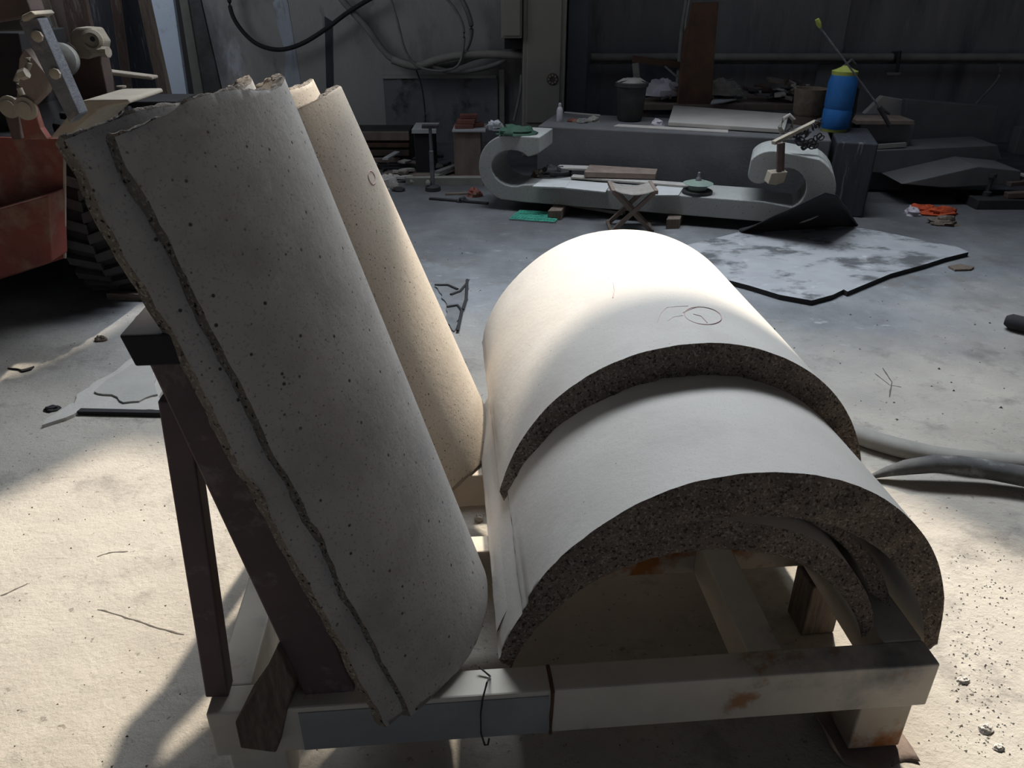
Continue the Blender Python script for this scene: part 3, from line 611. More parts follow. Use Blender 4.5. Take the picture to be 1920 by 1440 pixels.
# jack post
c = at(812, 357, z=0)
jp = thing('jack_post', 'slim iron jack post on a heavy round foot', 'post', (c.x, c.y, 0))
build('foot', MB().lathe((c.x, c.y, 0), [(.062, 0), (.06, .03), (.04, .04), (.025, .045)], 18), IRON, jp, smooth=40)
build('tube', MB().lathe((c.x, c.y, .04), [(.017, 0), (.017, .26), (.012, .265), (.012, .44)], 12), STEEL, jp, smooth=40)
build('knob', MB().lathe((c.x - .035, c.y - .02, .045), [(.015, 0), (.02, .02), (.01, .04)], 10), PIPE, jp, smooth=40)
build('head', MB().frame((c.x - .06, c.y - .03, .47), (.12, 0, 0), (0, .07, 0), (0, 0, .02)), IRON, jp)
# timber box and crates against the wall
def bx(name, label, cat, x0, y0, x1, y1, Y, d, m, zb=0, **k):
    a = at(x0, y0, y=Y); b_ = at(x1, y1, y=Y); zt = a.z; zl = b_.z if zb is None else zb
    return piece(name, label, cat, MB().frame((a.x, Y, zl), (b_.x - a.x, 0, 0), (0, d, 0), (0, 0, zt - zl)), m, **k)
tb = bx('timber_crate', 'long low timber crate against the wall behind the leaning slabs', 'crate', 600, 247, 770, 300, 7.0, .35, IRON, bevel=.008)
for i, (y0, y1) in enumerate(((247, 263), (268, 276), (281, 292))):
    a = at(600, y0, y=6.97); b_ = at(768, y1, y=6.97)
    build('plank', MB().frame((a.x, 6.955, b_.z), (b_.x - a.x, 0, 0), (0, .04, 0), (0, 0, a.z - b_.z)), [CARTON, RUST, DARKBROWN][i], tb, bevel=.004)
dk = bx('plywood_box', 'dark box with a pale lid between the timber crate and the post', 'box', 776, 246, 814, 305, 6.6, .3, TARP, bevel=.005)
a = at(772, 240, y=6.6); build('lid', MB().frame((a.x, 6.58, a.z - .04), (.20, 0, 0), (0, .34, 0), (0, 0, .03)), PALEDUST, dk)
cb = bx('plywood_box', 'tall stained plywood box with bricks on top', 'box', 850, 248, 902, 300, 6.5, .3, CARTON, bevel=.005)
a = at(848, 247, y=6.5); zt = a.z; build('lid', MB().frame((a.x, 6.48, zt), (.27, 0, 0), (0, .33, 0), (0, 0, .012)), PALEDUST, cb)
for i, (dx, dz, rz) in enumerate(((.07, 0, .1), (.09, .032, -.15), (.15, 0, .3), (.11, .064, .05))):
    piece('red_brick', ['left brick on the plywood box', 'middle brick of the pile on the plywood box', 'brick lying askew on the plywood box', 'topmost brick on the plywood box'][i], 'brick',
          MB().box((a.x + dx + .02, 6.6 + .03 * i, zt + .028 + dz), (.15, .09, .03), rz), BRICK, bevel=.003)
GSC = 'broken offcuts scattered below the timber crate'
scraps(26, 'stone_offcut', 'thin broken offcut lying loose in the litter heap below the timber crate', 'offcut', GSC, (690, 850, 296, 352), [STONEL, CARTON, IRON, OLDWOOD_X], (.08, .26), (.01, .03), .15, 0, 11, .03)
planks('timber_lath', ['white lath on top of the litter pile', 'pale lath crossing the litter pile', 'second white lath in the litter pile', 'short pale offcut lath at the edge of the litter pile'], 'timber',
       [(680, 290, 722, 290, .05, .02, .08), (722, 300, 745, 287, .05, .015, .11), (690, 303, 750, 303, .05, .03, .05), (752, 306, 765, 302, .08, .015, .06)], [STONEL, PALEDUST, CARTON, STONEL])
c = at(728, 352, z=0); crumple('stone_chip', 'pale lump of stone beside the edge of the far leaning slab', 'stone', (c.x, c.y, 0), .09, .07, .10, STONEL, 50, .3)
c = at(742, 358, z=0); crumple('cloth_scrap', 'black rag lump in front of the pale stone lump', 'scrap', (c.x + .02, c.y, 0), .055, .04, .03, TARP, 51, .3)

# ------------------------------------------------------------------ along the back wall
ca = at(981, 0, y=7.3); cb_ = at(1064, 0, y=7.3)
cab = piece('electrical_cabinet', 'tall dusty cream electrical cabinet standing against the back wall', 'cabinet', MB().frame((ca.x, 7.3, 0), (cb_.x - ca.x, 0, 0), (0, .55, 0), (0, 0, 1.75)), CABINET, bevel=.01)
a = at(990, 6, y=7.29); b_ = at(1054, 214, y=7.29)
dr = build('door', MB().frame((ca.x + .035, 7.285, .30), (cb_.x - ca.x - .08, 0, 0), (0, .02, 0), (0, 0, 1.4)), CABINET, cab, bevel=.006)
vc = at(1036, 149, y=7.27)
build('vent_rosette', MB().lathe(vc + Vector((0, .02, 0)), [(.052, 0), (.052, .008), (.04, .012)], 20, (0, -1, 0)), DARKBROWN, dr)['label'] = 'round dark perforated vent rosette'
for k in range(8):
    t = 2 * PI * k / 8; build('vent_petal', MB().lathe(vc + Vector((.033 * math.cos(t), .006, .033 * math.sin(t))), [(.009, 0), (.009, .006)], 8, (0, -1, 0)), CABINET, dr)
a = at(940, 72, y=7.25); b_ = at(980, 0, y=7.25)
jb = piece('junction_box', 'grey cream wall box fixed beside the tall cabinet', 'box', MB().frame((a.x, 7.25, a.z), (b_.x - a.x - .005, 0, 0), (0, .6, 0), (0, 0, .75)), CABINET, bevel=.006)
build('cover', MB().frame((a.x + .015, 7.235, a.z + .02), (b_.x - a.x - .035, 0, 0), (0, .014, 0), (0, 0, .7)), CABINET, jb, bevel=.004)
a = at(946, 92, y=7.5); b_ = at(980, 74, y=7.5)
piece('cable_duct', 'short black duct beneath the wall box', 'duct', MB().frame((a.x, 7.5, a.z), (b_.x - a.x, 0, 0), (0, .5, 0), (0, 0, b_.z - a.z)), TARP)
a = at(1067, 0, y=7.6); b_ = at(1106, 0, y=7.6)
piece('metal_sheet', 'blue grey metal sheet standing right of the tall cabinet', 'panel', MB().frame((a.x, 7.6, 0), (b_.x - a.x, 0, 0), (0, .3, 0), (0, 0, 2)), BLUEPANEL, bevel=.006)['kind'] = 'thing'
# pipes and hoses
def run(name, label, cat, pts, Y, r, m, n=8):
    """a hose along the wall, smoothed through its points"""
    P0 = [at(x, y, y=Y if not isinstance(Y, list) else Y[i]) for i, (x, y) in enumerate(pts)]
    out = []
    for i in range(len(P0) - 1):
        p0, p1, p2, p3 = P0[max(i - 1, 0)], P0[i], P0[i + 1], P0[min(i + 2, len(P0) - 1)]
        for k in range(5):
            t = k / 5; out.append(.5 * ((2 * p1) + (p2 - p0) * t + (2 * p0 - 5 * p1 + 4 * p2 - p3) * t * t + (3 * p1 - p0 - 3 * p2 + p3) * t ** 3))
    out.append(P0[-1]); return piece(name, label, cat, MB().tube(out, r, n), m, smooth=60)
a = at(1108, 106, y=7.85); b_ = at(1990, 108, y=7.85)
wp = piece('water_pipe', 'long grey pipe running level along the right back wall', 'pipe', MB().tube([(a.x, 7.85, .80), (b_.x, 7.85, .80)], .036, 14), PIPE, smooth=60)
a = at(1106, 118, y=7.9)
piece('water_pipe', 'thin dark pipe just below the long grey wall pipe', 'pipe', MB().tube([(a.x, 7.92, .745), (b_.x, 7.92, .745)], .012, 8), HOSE, smooth=60)
vv = at(1686, 118, y=7.75)
va = thing('pipe_valve', 'dark valve clamped on the long grey wall pipe', 'valve', vv)
build('clamp', MB().lathe((vv.x, 7.85, .80), [(.05, -.03), (.05, .03)], 16, (1, 0, 0)), IRON, va, smooth=40)
build('stem', MB().tube([(vv.x, 7.79, .86), (vv.x + .01, 7.78, .66)], .018, 8), IRON, va, smooth=40)
build('handle', MB().bar((vv.x - .08, 7.77, .665), (vv.x + .04, 7.77, .665), .02, .02), PIPE, va)
run('thin_hose', 'thin grey hose drooping from the pipe near the right edge', 'hose', [(1872, 120), (1876, 135), (1866, 155), (1845, 178), (1830, 195)], 7.8, .014, HOSE)
run('power_cable', 'thick black cable sagging across the stained wall', 'cable', [(428, -20), (433, 20), (448, 50), (475, 78), (505, 91), (535, 92), (570, 80), (610, 55), (650, 25), (690, 0), (720, -15)], 7.85, .020, TARP)
run('rubber_hose', 'grey hose slanting down the wall to the bundle of pipes', 'hose', [(630, -15), (650, 10), (690, 55), (715, 90), (740, 112), (790, 122), (850, 120), (900, 104), (985, 98)], 7.88, .030, HOSE)
run('rubber_hose', 'thick grey hose running level into the tall cabinet', 'hose', [(735, 112), (780, 124), (820, 112), (870, 103), (930, 102), (985, 104)], 7.78, .036, PIPE)
run('rubber_hose', 'hose sagging in a loop beneath the level hoses', 'hose', [(800, 118), (840, 134), (880, 133), (920, 124), (945, 112), (955, 95)], 7.80, .022, HOSE)
run('cord', 'thin cord hanging diagonally in front of the level hoses', 'hose', [(730, -10), (745, 40), (760, 95), (785, 125), (830, 133), (862, 118), (870, 60), (855, 20), (830, -10)], 7.74, .012, HOSE)
run('rubber_hose', 'big hoop of hose hanging left of the wall box', 'hose', [(858, -15), (876, 20), (884, 55), (876, 88), (862, 102)], 7.82, .022, HOSE)
run('wire', 'thin black wire hanging down the wall above the dark box', 'wire', [(780, 130), (790, 160), (796, 200), (798, 240)], 7.86, .007, IRON)
run('rubber_hose', 'pale hose hanging in the gap left of the tall cabinet', 'hose', [(978, 140), (976, 170), (970, 200), (964, 226)], 7.6, .014, HOSE)
# upright brown slab, leaning pipes and panel
q = [at(x, y, y=6.75) for x, y in ((1300, 6), (1348, 4), (1341, 90), (1334, 205), (1270, 206), (1284, 60), (1292, 45))]
piece('timber_board', 'tall dark brown broken board standing upright behind the bench block', 'board', MB().prism(q, (0, .06, 0)).rough(.004, 8), RUST, bevel=.004)['kind'] = 'thing'
piece('conduit_pipe', 'thin pale pipe leaning beside the tall brown board', 'pipe', MB().tube([at(1268, 190, y=7.0), at(1278, 60, y=7.4), at(1292, -30, y=7.6)], .018, 8), HOSE, smooth=60)
piece('conduit_pipe', 'second thinner pipe close to the tall brown board', 'pipe', MB().tube([at(1277, 190, y=6.95), at(1286, 40, y=7.35), at(1298, -30, y=7.5)], .01, 8), PIPE, smooth=60)
pn = thing('framed_board', 'low framed panel with a pale post left of the brown board', 'panel', at(1230, 200, y=7.2))
build('top_bar', MB().bar(at(1186, 110, y=7.15), at(1275, 122, y=7.15), .03, .05), RUST, pn)
build('post', MB().bar(at(1191, 118, y=7.14), at(1196, 170, y=7.14), .05, .04, (0, 1, 0)), PIPE, pn)
build('panel', MB().prism([at(x, y, y=7.2) for x, y in ((1196, 118), (1272, 124), (1272, 215), (1200, 215))], (0, .02, 0)), BLUEPANEL, pn)
piece('wood_stick', 'pale slanting stick beside the brown board', 'stick', MB().bar(at(1247, 124, y=7.1), at(1273, 147, y=7.05), .02, .015), HOSE)
# scrap table behind the bench
ta = at(1190, 215, y=6.9); tc_ = at(1490, 215, y=6.9); TZ = .54
tb2 = thing('work_table', 'low dark table behind the bench, heaped with stone scraps', 'table', ((ta.x + tc_.x) / 2, 7.1, 0))
build('table_top', MB().frame((ta.x, 6.75, TZ - .05), (tc_.x - ta.x + .3, 0, 0), (0, .75, 0), (0, 0, .05)), CARTON, tb2, bevel=.004)
for k in range(4): build('leg', MB().frame((ta.x + .05 + (k % 2) * (tc_.x - ta.x + .14), 6.80 + (k // 2) * .6, 0), (.06, 0, 0), (0, .06, 0), (0, 0, TZ - .05)), CARTON, tb2)
def heap(n, name, label, cat, group, x0, x1, y0, y1, zb, zt, mats, size, thick, seed):
    rnd = random.Random(seed); protos = []
    for i in range(n):
        if i < 8:
            l = rnd.uniform(*size); wd_ = l * rnd.uniform(.25, .8); th = rnd.uniform(*thick); k = rnd.randint(4, 7)
            out = [(math.cos(2 * PI * a / k + rnd.uniform(-.3, .3)) * l / 2 * rnd.uniform(.7, 1.1), math.sin(2 * PI * a / k + rnd.uniform(-.3, .3)) * wd_ / 2 * rnd.uniform(.7, 1.1), 0) for a in range(k)]
            o = piece(name, label, cat, MB().prism(out, (0, 0, th)), mats[i % len(mats)], group, bevel=.002); protos.append(o)
        else: o = protos[rnd.randrange(8)].copy(); C.objects.link(o)
        f = rnd.random(); o.location = (rnd.uniform(x0, x1), rnd.uniform(y0, y1), zb + (zt - zb) * f * f + .01)
        o.rotation_euler = (rnd.uniform(-.35, .35), rnd.uniform(-.35, .35), rnd.uniform(0, 6.28))
heap(60, 'stone_offcut', 'broken stone offcut in the heap on the low table behind the bench', 'offcut', 'broken stone offcuts heaped on the low table', ta.x + .1, tc_.x + .1, 6.82, 7.3, TZ, TZ + .14, [STONEL, DARKBROWN, CARTON, STONED], (.10, .30), (.012, .035), 3)
c = at(1350, 180, y=6.9); crumple('filled_sack', 'lumpy pale sack lying on the scrap table right of the brown board', 'sack', (c.x, 6.9, TZ + .06), .17, .1, .11, CLOTH, 60, .3)
c = at(1242, 185, y=6.9); crumple('filled_sack', 'lilac white plastic sack left of the brown board', 'sack', (c.x, 6.9, TZ + .05), .18, .1, .12, WHITE, 61, .35)
q = [at(x, y, z=.56) for x, y in ((1332, 196), (1358, 193), (1380, 188), (1378, 183), (1340, 182))]
piece('paper_board', 'bent white board on the scrap table below the pale sack', 'board', MB().prism(q, (0, 0, .01)), PALEDUST)
# clay pot and sprayer
c = at(1516, 226, y=6.0); c.z = BT_Z
pot = piece('clay_pot', 'square cornered tan pot on a dark base left of the blue sprayer', 'pot', MB().lathe((c.x, 6.05, .56), [(.09, 0), (.105, .02), (.118, .18), (.122, .19), (.11, .19), (.09, .06), (0, .05)], 20), BASKET, smooth=40)
build('base', MB().lathe((c.x, 6.05, BT_Z), [(.10, 0), (.10, .06)], 20), DARKBROWN, pot, smooth=40)
sx = at(1566, 232, y=5.75).x; sz = .5; sy = 5.75
sp = thing('pressure_sprayer', 'blue pressure sprayer tank with a yellow lid on the bench', 'sprayer', (sx, sy, sz))
build('tank', MB().lathe((sx, sy, sz + .02), [(.09, 0), (.098, .02), (.098, .12), (.092, .135), (.098, .15), (.097, .30), (.085, .355), (.06, .37)], 28), BLUE, sp, smooth=30)
build('foot', MB().lathe((sx, sy, sz), [(.085, 0), (.09, .03)], 28), YELLOW, sp, smooth=40)
build('lid', MB().lathe((sx, sy, sz + .375), [(.085, 0), (.088, .025), (.06, .035), (.03, .05), (.02, .06)], 24), YELLOW, sp, smooth=40)
build('pump_knob', MB().tube([(sx - .01, sy, sz + .43), (sx + .03, sy, sz + .47), (sx + .06, sy, sz + .44)], .012, 8), IRON, sp, smooth=50)
build('shoulder_strap', MB().tube([(sx + .07, sy + .05, sz + .38), (sx + .13, sy + .03, sz + .28), (sx + .125, sy + .02, sz + .12), (sx + .08, sy, sz + .02)], .02, 8, .5), TARP, sp, smooth=60)
wa = at(1538, 52, y=5.62); wb_ = at(1648, 200, y=5.62); wc = at(1668, 236, y=5.62); wf = at(1532, 36, y=5.62)
wn = piece('spray_wand', 'long thin metal wand with a yellow nozzle leaning across the blue sprayer', 'wand', MB().tube([wa, wb_], .006, 8), STEEL, smooth=50)
build('nozzle', MB().tube([wf, wf.lerp(wa, .55), wa], [.014, .017, .009], 8), YELLOW, wn, smooth=50)
build('trigger_grip', MB().tube([wb_, wb_.lerp(wc, .5), wc], [.018, .015, .013], 8).tube([wb_, at(1668, 214, y=5.62)], [.014, .008], 6), IRON, wn, smooth=50)
# stone slabs in the dark right corner
def slabpx(name, label, pts, Y, d, m=STONED, **k): return piece(name, label, 'stone slab', MB().prism([at(x, y, y=Y) for x, y in pts], (0, d, 0)), m, bevel=.006, **k)
slabpx('cut_stone', 'pointed stone offcut leaning behind the sprayer wand', [(1602, 232), (1655, 180), (1700, 188), (1700, 232)], 6.5, .06, STONEL)
slabpx('cut_stone', 'broad dark slab standing on edge in the right corner', [(1690, 276), (1700, 186), (1872, 200), (1855, 280)], 6.3, .08)
a = at(1592, 246, y=6.1)
piece('timber_plank', 'grey plank lying behind the right end of the bench', 'timber', MB().frame((a.x, 6.0, .5), (at(1698, 246, y=6.1).x - a.x, 0, 0), (0, .25, 0), (0, 0, .03)), CARTON, bevel=.003)
piece('cut_stone', 'lower rubble block under the grey plank', 'stone slab', MB().frame((a.x + .05, 6.05, 0), (.42, 0, 0), (0, .75, 0), (0, 0, .5)).rough(.01, 6), STONED, bevel=.008)
piece('timber_plank', 'pale round stick lying in front of the dark rubble block', 'timber', MB().bar(at(1612, 277, y=6.0), at(1698, 271, y=6.0), .03, .03), PIPE)
slabpx('cut_stone', 'long flat slab near the floor below the broad dark slab', [(1612, 284), (1870, 272), (1880, 300), (1700, 328), (1610, 322)], 5.95, .5)
slabpx('cut_stone', 'lowest grey slab lying on the floor in the right corner', [(1690, 345), (1835, 312), (1915, 320), (1912, 345), (1770, 352)], 5.6, .35)
slabpx('cut_stone', 'dark upright slab at the far right edge', [(1900, 290), (1915, 240), (2010, 240), (2010, 300)], 6.2, .1)

# ------------------------------------------------------------------ machine at the left edge
M0 = at(60, 500, y=3.6)
mc = thing('loader_machine', 'old red loader with a big tyre and greasy steel linkage at the left edge', 'machine', (-2.5, 3.8, 0))
def mp(name, pts, Y, d, m, label=None, parent=None, bevel=.006, rough=0):
    mb = MB().prism([at(x, y, y=Y) for x, y in pts], (0, d, 0))
    if rough: mb.rough(rough, 8)
    o = build(name, mb, m, parent or mc, bevel=bevel)
    if label: o['label'] = label
    return o
body = mp('body', [(-120, 255), (121, 260), (122, 484), (30, 515), (-120, 560)], 3.5, .02, RED, 'red painted steel body panel')
mp('step_box', [(-120, 425), (92, 366), (98, 490), (-120, 560)], 3.36, .14, RED, 'lower red box with a worn top edge')
build('edge_strip', MB().bar(at(121, 262, y=3.49), at(122, 484, y=3.49), .008, .01, (0, 1, 0)), DUSTY, mc)
build('chassis_blocker', MB().frame((-4.2, 3.62, .30), (1.95, 0, 0), (0, 1.2, 0), (0, 0, .55)), TARP, mc, bevel=.02)  # mass added behind the body to shade the floor under the loader
mp('fender', [(92, 260), (150, 190), (165, 187), (240, 186), (244, 194), (205, 199), (188, 205), (128, 258)], 3.35, .35, DUSTY, 'dust covered bent mudguard plate')
mp('steel_bar', [(34, 40), (58, 30), (70, 34), (150, 215), (130, 232)], 3.05, .07, STEEL, 'blackened box bar with two bolt heads')
for (x, y) in ((72, 68), (105, 138)):
    build('bolt_head', MB().lathe(at(x, y, y=3.05), [(.02, 0), (.02, .012), (.012, .016)], 8, (0, -1, 0)), DUSTY, mc, smooth=40)
mp('upper_plate', [(-60, -30), (40, -30), (58, 22), (40, 34), (-60, 50)], 3.1, .1, DARKBROWN)
mp('collar', [(38, 30), (58, 20), (66, 28), (42, 42)], 3.02, .14, DUSTY)
mp('frame_plate', [(45, 90), (95, 150), (85, 175), (60, 200), (30, 190), (35, 110)], 3.3, .05, CARTON)
mp('cross_plate', [(-60, 34), (40, 34), (50, 58), (-60, 60)], 3.2, .2, IRON)
mp('inner_housing', [(-120, 60), (35, 62), (60, 200), (90, 255), (-120, 262)], 3.75, .4, TARP)
mp('clevis_arm', [(33, 205), (40, 188), (55, 185), (62, 200), (75, 240), (90, 262), (45, 262)], 3.3, .04, RED, 'red clevis ear with a pin')
mp('clevis_arm', [(3, 200), (10, 186), (22, 184), (32, 198), (40, 262), (22, 262)], 3.42, .04, DARKBROWN)
for (x, y, Y) in ((50, 203, 3.3), (20, 200, 3.42)):
    build('pin', MB().lathe(at(x, y, y=Y), [(.045, 0), (.045, .012), (.028, .014), (.028, .022), (.012, .024)], 20, (0, -1, 0)), DUSTY, mc, smooth=40)
build('link_hook', MB().tube([at(x, y, y=3.2) for x, y in ((53, 108), (56, 118), (50, 130), (42, 138), (34, 142), (30, 152), (36, 165), (42, 178))], .011, 8), DUSTY, mc, smooth=60)
build('link_nut', MB().lathe(at(38, 141, y=3.17), [(.02, 0), (.02, .03)], 6, (1, 0, .3)), DUSTY, mc)
# valve block with its round port
build('valve_block', MB().prism([at(x, y, y=4.1) for x, y in ((132, 60), (140, 52), (172, 54), (186, 78), (184, 98), (165, 112), (140, 108), (130, 90))], (0, .12, 0)).rough(.01, 9), DUSTY, mc, bevel=.01)
build('valve_port', MB().lathe(at(174, 75, y=4.09), [(.05, 0), (.05, .02), (.035, .03), (.03, .01)], 20, (.2, -1, 0)), DUSTY, mc, smooth=40)
build('valve_hole', MB().lathe(at(174, 73, y=4.06), [(.012, 0), (.012, .004)], 12, (.2, -1, 0)), TARP, mc)
build('valve_spigot', MB().lathe(at(176, 97, y=4.08), [(.02, 0), (.02, .05), (.026, .052), (.026, .08)], 8, (1, -.2, 0)), DUSTY, mc, smooth=40)
build('cylinder_end', MB().lathe(at(118, 112, y=3.95), [(.07, 0), (.075, .01), (.075, .10), (.05, .12)], 24, (.3, -1, .1)), HOSE, mc, smooth=40)
build('cylinder_rod', MB().tube([at(100, 125, y=4.0), at(138, 88, y=4.05)], .03, 10), DARKBROWN, mc, smooth=40)
mp('mast_post', [(95, 95), (185, 95), (205, 190), (215, 260), (120, 260)], 4.2, .1, DARKBROWN)
mp('cab_floor', [(120, 190), (330, 190), (345, 300), (120, 300)], 4.45, .3, TARP)
mp('light_ledge', [(190, 132), (285, 144), (286, 150), (192, 140)], 4.3, .08, DUSTY)
build('lever', MB().lathe(at(233, 187, y=4.25), [(.008, 0), (.008, .055), (.024, .06), (.024, .068)], 14), DUSTY, mc, smooth=40)
mp('lever_shelf', [(218, 175), (268, 174), (268, 177), (218, 178)], 4.3, .05, DUSTY)
# tyre
tcx = at(205, 405, y=4.0)
ty = build('tyre', MB().lathe((tcx.x - .12, 4.02, .44), [(.24, 0), (.36, .0), (.43, .04), (.44, .08), (.44, .26), (.43, .30), (.36, .33), (.24, .33)], 44, (1, .12, 0)), TARP, mc, smooth=35)
ax_ = Vector((1, .12, 0)).normalized(); q = Vector((0, 0, 1)).rotation_difference(ax_); tc0 = Vector((tcx.x - .12, 4.02, .44))
for k in range(28):
    for side in (0, 1):
        t0 = 2 * PI * (k + .5 * side) / 28
        def tp(t, h, r_): return tc0 + q @ Vector((r_ * math.cos(t), r_ * math.sin(t), h))
        h0, h1 = (.03, .17) if side == 0 else (.30, .16); sgn = 1
        v = [tp(t0, h0, .43), tp(t0 + .10, h0, .43), tp(t0 + .20, h1, .43), tp(t0 + .10, h1, .43)]; vt = [tc0 + ax_ * (p - tc0).dot(ax_) + ((p - tc0) - ax_ * (p - tc0).dot(ax_)) * (.47 / .43) for p in v]
        build('tread_lug', MB().add(v + vt, [(0, 1, 2, 3), (7, 6, 5, 4), (0, 4, 5, 1), (1, 5, 6, 2), (2, 6, 7, 3), (3, 7, 4, 0)]), IRON, ty)
build('rim', MB().lathe(tc0 + ax_ * .05, [(.05, .02), (.20, .0), (.245, .0), (.25, .2), (.05, .2)], 28, ax_), DUSTY, ty, smooth=40)
# strips on the floor below the tyre
piece('timber_lath', 'rough pale lath lying under the tyre edge', 'timber', MB().bar(at(205, 552, z=.02), at(300, 556, z=.02), .05, .035).rough(.006, 25), OLDWOOD_X, bevel=.003)
piece('timber_lath', 'dark strip lying behind the rough lath by the tyre', 'timber', MB().bar(at(185, 530, z=.02), at(290, 540, z=.02), .05, .03).rough(.006, 25), IRON, bevel=.003)

# ------------------------------------------------------------------ boards and sheets leaning in the left corner
def leaner(name, label, cat, xa0, xa1, ya, xb0, xb1, yb_, Y, th, m, zt=1.9, rough=0):
    """board standing on the floor; its edges pass through the pixels given at two heights"""
    def edge(xa, xb):
        a, b_ = at(xa, ya, y=Y), at(xb, yb_, y=Y); k = (b_ - a) / (b_.z - a.z)
        return a + k * (0 - a.z), a + k * (zt - a.z)
    (l0, l1), (r0, r1) = edge(xa0, xb0), edge(xa1, xb1)
    mb = MB().prism([l0, r0, r1, l1], (0, th, 0))
    if rough: mb.rough(rough, 7)
    return piece(name, label, cat, mb, m, bevel=.003)
leaner('scrap_board', 'stained pale board furthest left behind the loader', 'board', 40, 72, 0, 75, 110, 80, 5.2, .03, BROWNPAINT)
leaner('scrap_board', 'narrow yellowish board behind the loader', 'board', 76, 90, 0, 100, 114, 80, 5.3, .04, DUSTY)
leaner('scrap_board', 'purple brown board behind the valve block', 'board', 92, 118, 0, 118, 140, 80, 5.25, .03, CARTON)
leaner('scrap_board', 'broad flaking brown board right of the valve block', 'board', 116, 160, 0, 142, 188, 130, 5.1, .04, BROWNPAINT)
leaner('dark_sheet', 'stained dark metal sheet between the brown boards', 'sheet', 160, 206, 0, 190, 228, 135, 5.6, .02, DARKSHEET)
leaner('scrap_board', 'thin tan batten in front of the dark sheets', 'board', 206, 224, 0, 226, 241, 135, 5.5, .03, BROWNPAINT)
leaner('dark_sheet', 'streaked dark sheet right of the thin tan batten', 'sheet', 224, 268, 0, 240, 290, 140, 5.7, .02, DARKSHEET)
leaner('charred_post', 'charred black wooden post beside the pale blue panel', 'post', 258, 276, 0, 299, 318, 190, 5.4, .07, OLDWOOD, rough=.008)
leaner('door_leaf', 'pale blue white door panel standing in the left corner', 'panel', 275, 325, 0, 318, 352, 190, 6.2, .04, PALEPANEL)
leaner('dark_sheet', 'black sheet right of the pale blue panel', 'sheet', 325, 350, 0, 352, 372, 190, 6.6, .03, TARP)
leaner('scrap_board', 'grey green board with a nail hole beside the black sheet', 'board', 336, 352, 0, 366, 384, 190, 6.5, .03, mat('grey_green_board', (.15, .16, .135), (.10, .105, .09), 5, .8, .2))
leaner('dark_sheet', 'dark sheet in the gap at the wall corner', 'sheet', 348, 376, 0, 378, 420, 190, 7.2, .03, IRON)

# ------------------------------------------------------------------ slurry crusts, chips and pebbles on the floor
def crust(name, label, pts, th, m, seed, cat='crust'):
    w3 = [at(x, y, z=0) for x, y in pts]; out = []
    for i in range(len(w3)):
        a, b_ = w3[i], w3[(i + 1) % len(w3)]; n_ = max(2, int((b_ - a).length / .025))
        for k in range(n_):
            p = a.lerp(b_, k / n_); out.append(p + Vector((noise.noise(p * 14 + Vector((seed, 0, 0))), noise.noise(p * 14 + Vector((0, seed, 4))), 0)) * .02)
    mb = MB().prism([Vector((p.x, p.y, .0)) for p in out], (0, 0, th))
    return piece(name, label, cat, mb, m, bevel=.001)
crust('slurry_crust', 'large cracked sheet of dried slurry on the floor left of the rack', [(135, 770), (150, 742), (175, 722), (215, 700), (240, 676), (285, 670), (300, 720), (300, 775), (200, 772)], .010, MUD, 2)
crust('slurry_crust', 'smaller pale flake lying on the cracked slurry sheet', [(176, 742), (185, 730), (215, 712), (250, 690), (290, 690), (296, 746), (262, 760), (235, 760), (206, 750)], .018, mat('pale_slurry', (.40, .385, .36), (.34, .33, .31), 5, .9, .3, 40), 5)
crust('slurry_crust', 'curled flake at the tip of the slurry sheet', [(88, 800), (95, 786), (110, 778), (135, 762), (160, 764), (150, 775), (120, 790)], .014, MUD, 8)
piece('timber_lath', 'black strip along the front of the slurry sheet', 'timber', MB().bar(at(150, 771, z=.008), at(310, 775, z=.008), .03, .016).rough(.004, 30), TARP)
crumple('stone_chip', 'dark lump at the left tip of the slurry sheet', 'stone', at(98, 768, z=0), .03, .025, .015, TARP, 70)
crumple('stone_chip', 'small brown stone on the floor above the slurry sheet', 'stone', at(190, 638, z=0), .03, .02, .022, OLDWOOD, 71)
crumple('stone_chip', 'small chip near the lath under the tyre', 'stone', at(262, 597, z=0), .022, .015, .014, OLDWOOD, 72)
crust('slurry_crust', 'thin curled chip alone on the left floor', [(18, 692), (40, 697), (67, 688), (60, 694), (40, 700)], .008, TARP, 12)
crust('slurry_crust', 'cracked crust patch behind the far leaning slab', [(815, 540), (850, 525), (880, 524), (876, 560), (862, 600), (850, 625), (835, 600), (840, 575)], .008, mat('grey_crust', (.20, .205, .21), (.12, .125, .13), 9, .9, .6, 30), 14)
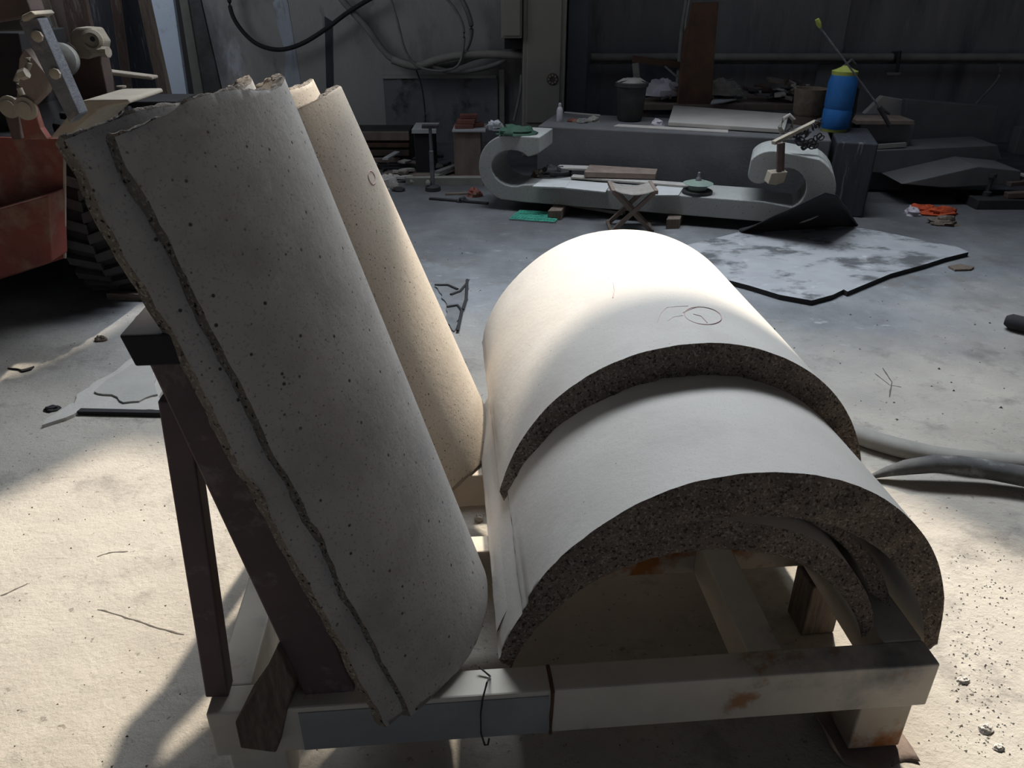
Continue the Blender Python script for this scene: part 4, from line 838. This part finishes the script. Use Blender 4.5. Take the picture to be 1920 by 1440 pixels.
for i, pts in enumerate(([(815, 534), (840, 534), (858, 542)], [(845, 552), (862, 546), (876, 530)], [(876, 524), (874, 560), (868, 580)], [(838, 575), (858, 572), (866, 582), (858, 620)])):
    piece('fissure_strip', ['short black strip at the top of the cracked crust', 'curved black strip across the cracked crust', 'black strip down the right side of the cracked crust', 'jagged black strip at the foot of the cracked crust'][i], 'strip', MB().tube([at(x, y, z=.012) for x, y in pts], .008, 6, .6), TARP)  # raised dark strips standing in for fissures in the crust
rnd = random.Random(9); mbp = MB()
def pebble(mb, c, r):
    k = rnd.random() * 6; vs = [(c.x + r * math.cos(k + 2.09 * j) * rnd.uniform(.7, 1.2), c.y + r * math.sin(k + 2.09 * j) * rnd.uniform(.7, 1.2), c.z) for j in range(3)] + [(c.x, c.y, c.z + r * rnd.uniform(.6, 1.1))]
    mb.add(vs, [(0, 2, 1), (0, 1, 3), (1, 2, 3), (2, 0, 3)])
for i in range(420):
    x = rnd.gauss(1830, 55); y = rnd.uniform(1030, 1420)
    if x < 1775 + (1440 - y) * .0: continue
    pebble(mbp, at(x, y, z=0), rnd.uniform(.0015, .005))
tag(build('stone_crumbs', mbp, MUD, loc=(1.1, 1.4, 0)), 'scattered crumbs of stone on the sunlit floor right of the rack', 'crumbs', kind='stuff')
mbp = MB()
for i in range(700):
    y = rnd.choice((rnd.uniform(430, 900), rnd.uniform(900, 1440))); x = rnd.uniform(0, 1920)
    pebble(mbp, at(x, y, z=0), rnd.uniform(.0015, .004) * (1 if y > 800 else 2))
tag(build('stone_grit', mbp, OLDWOOD, loc=(0, 2, 0)), 'fine dark grit strewn over the whole concrete floor', 'grit', kind='stuff')
for (x, y, r, l) in ((1848, 1368, .012, 'largest stone chip on the sunlit floor right of the foot'), (1872, 1403, .009, 'stone chip in front of the largest one'), (1806, 1277, .010, 'tan stone chip beside the right end of the rack'), (1606, 1205, .009, 'chip on the floor inside the right side beam')):
    crumple('stone_chip', l, 'stone', at(x, y, z=0), r * 1.4, r, r, MUD, int(x))
crumple('stone_chip', 'pale lump on the lit floor between the two stacks', 'stone', at(898, 975, z=0), .014, .012, .02, MUD, 90)
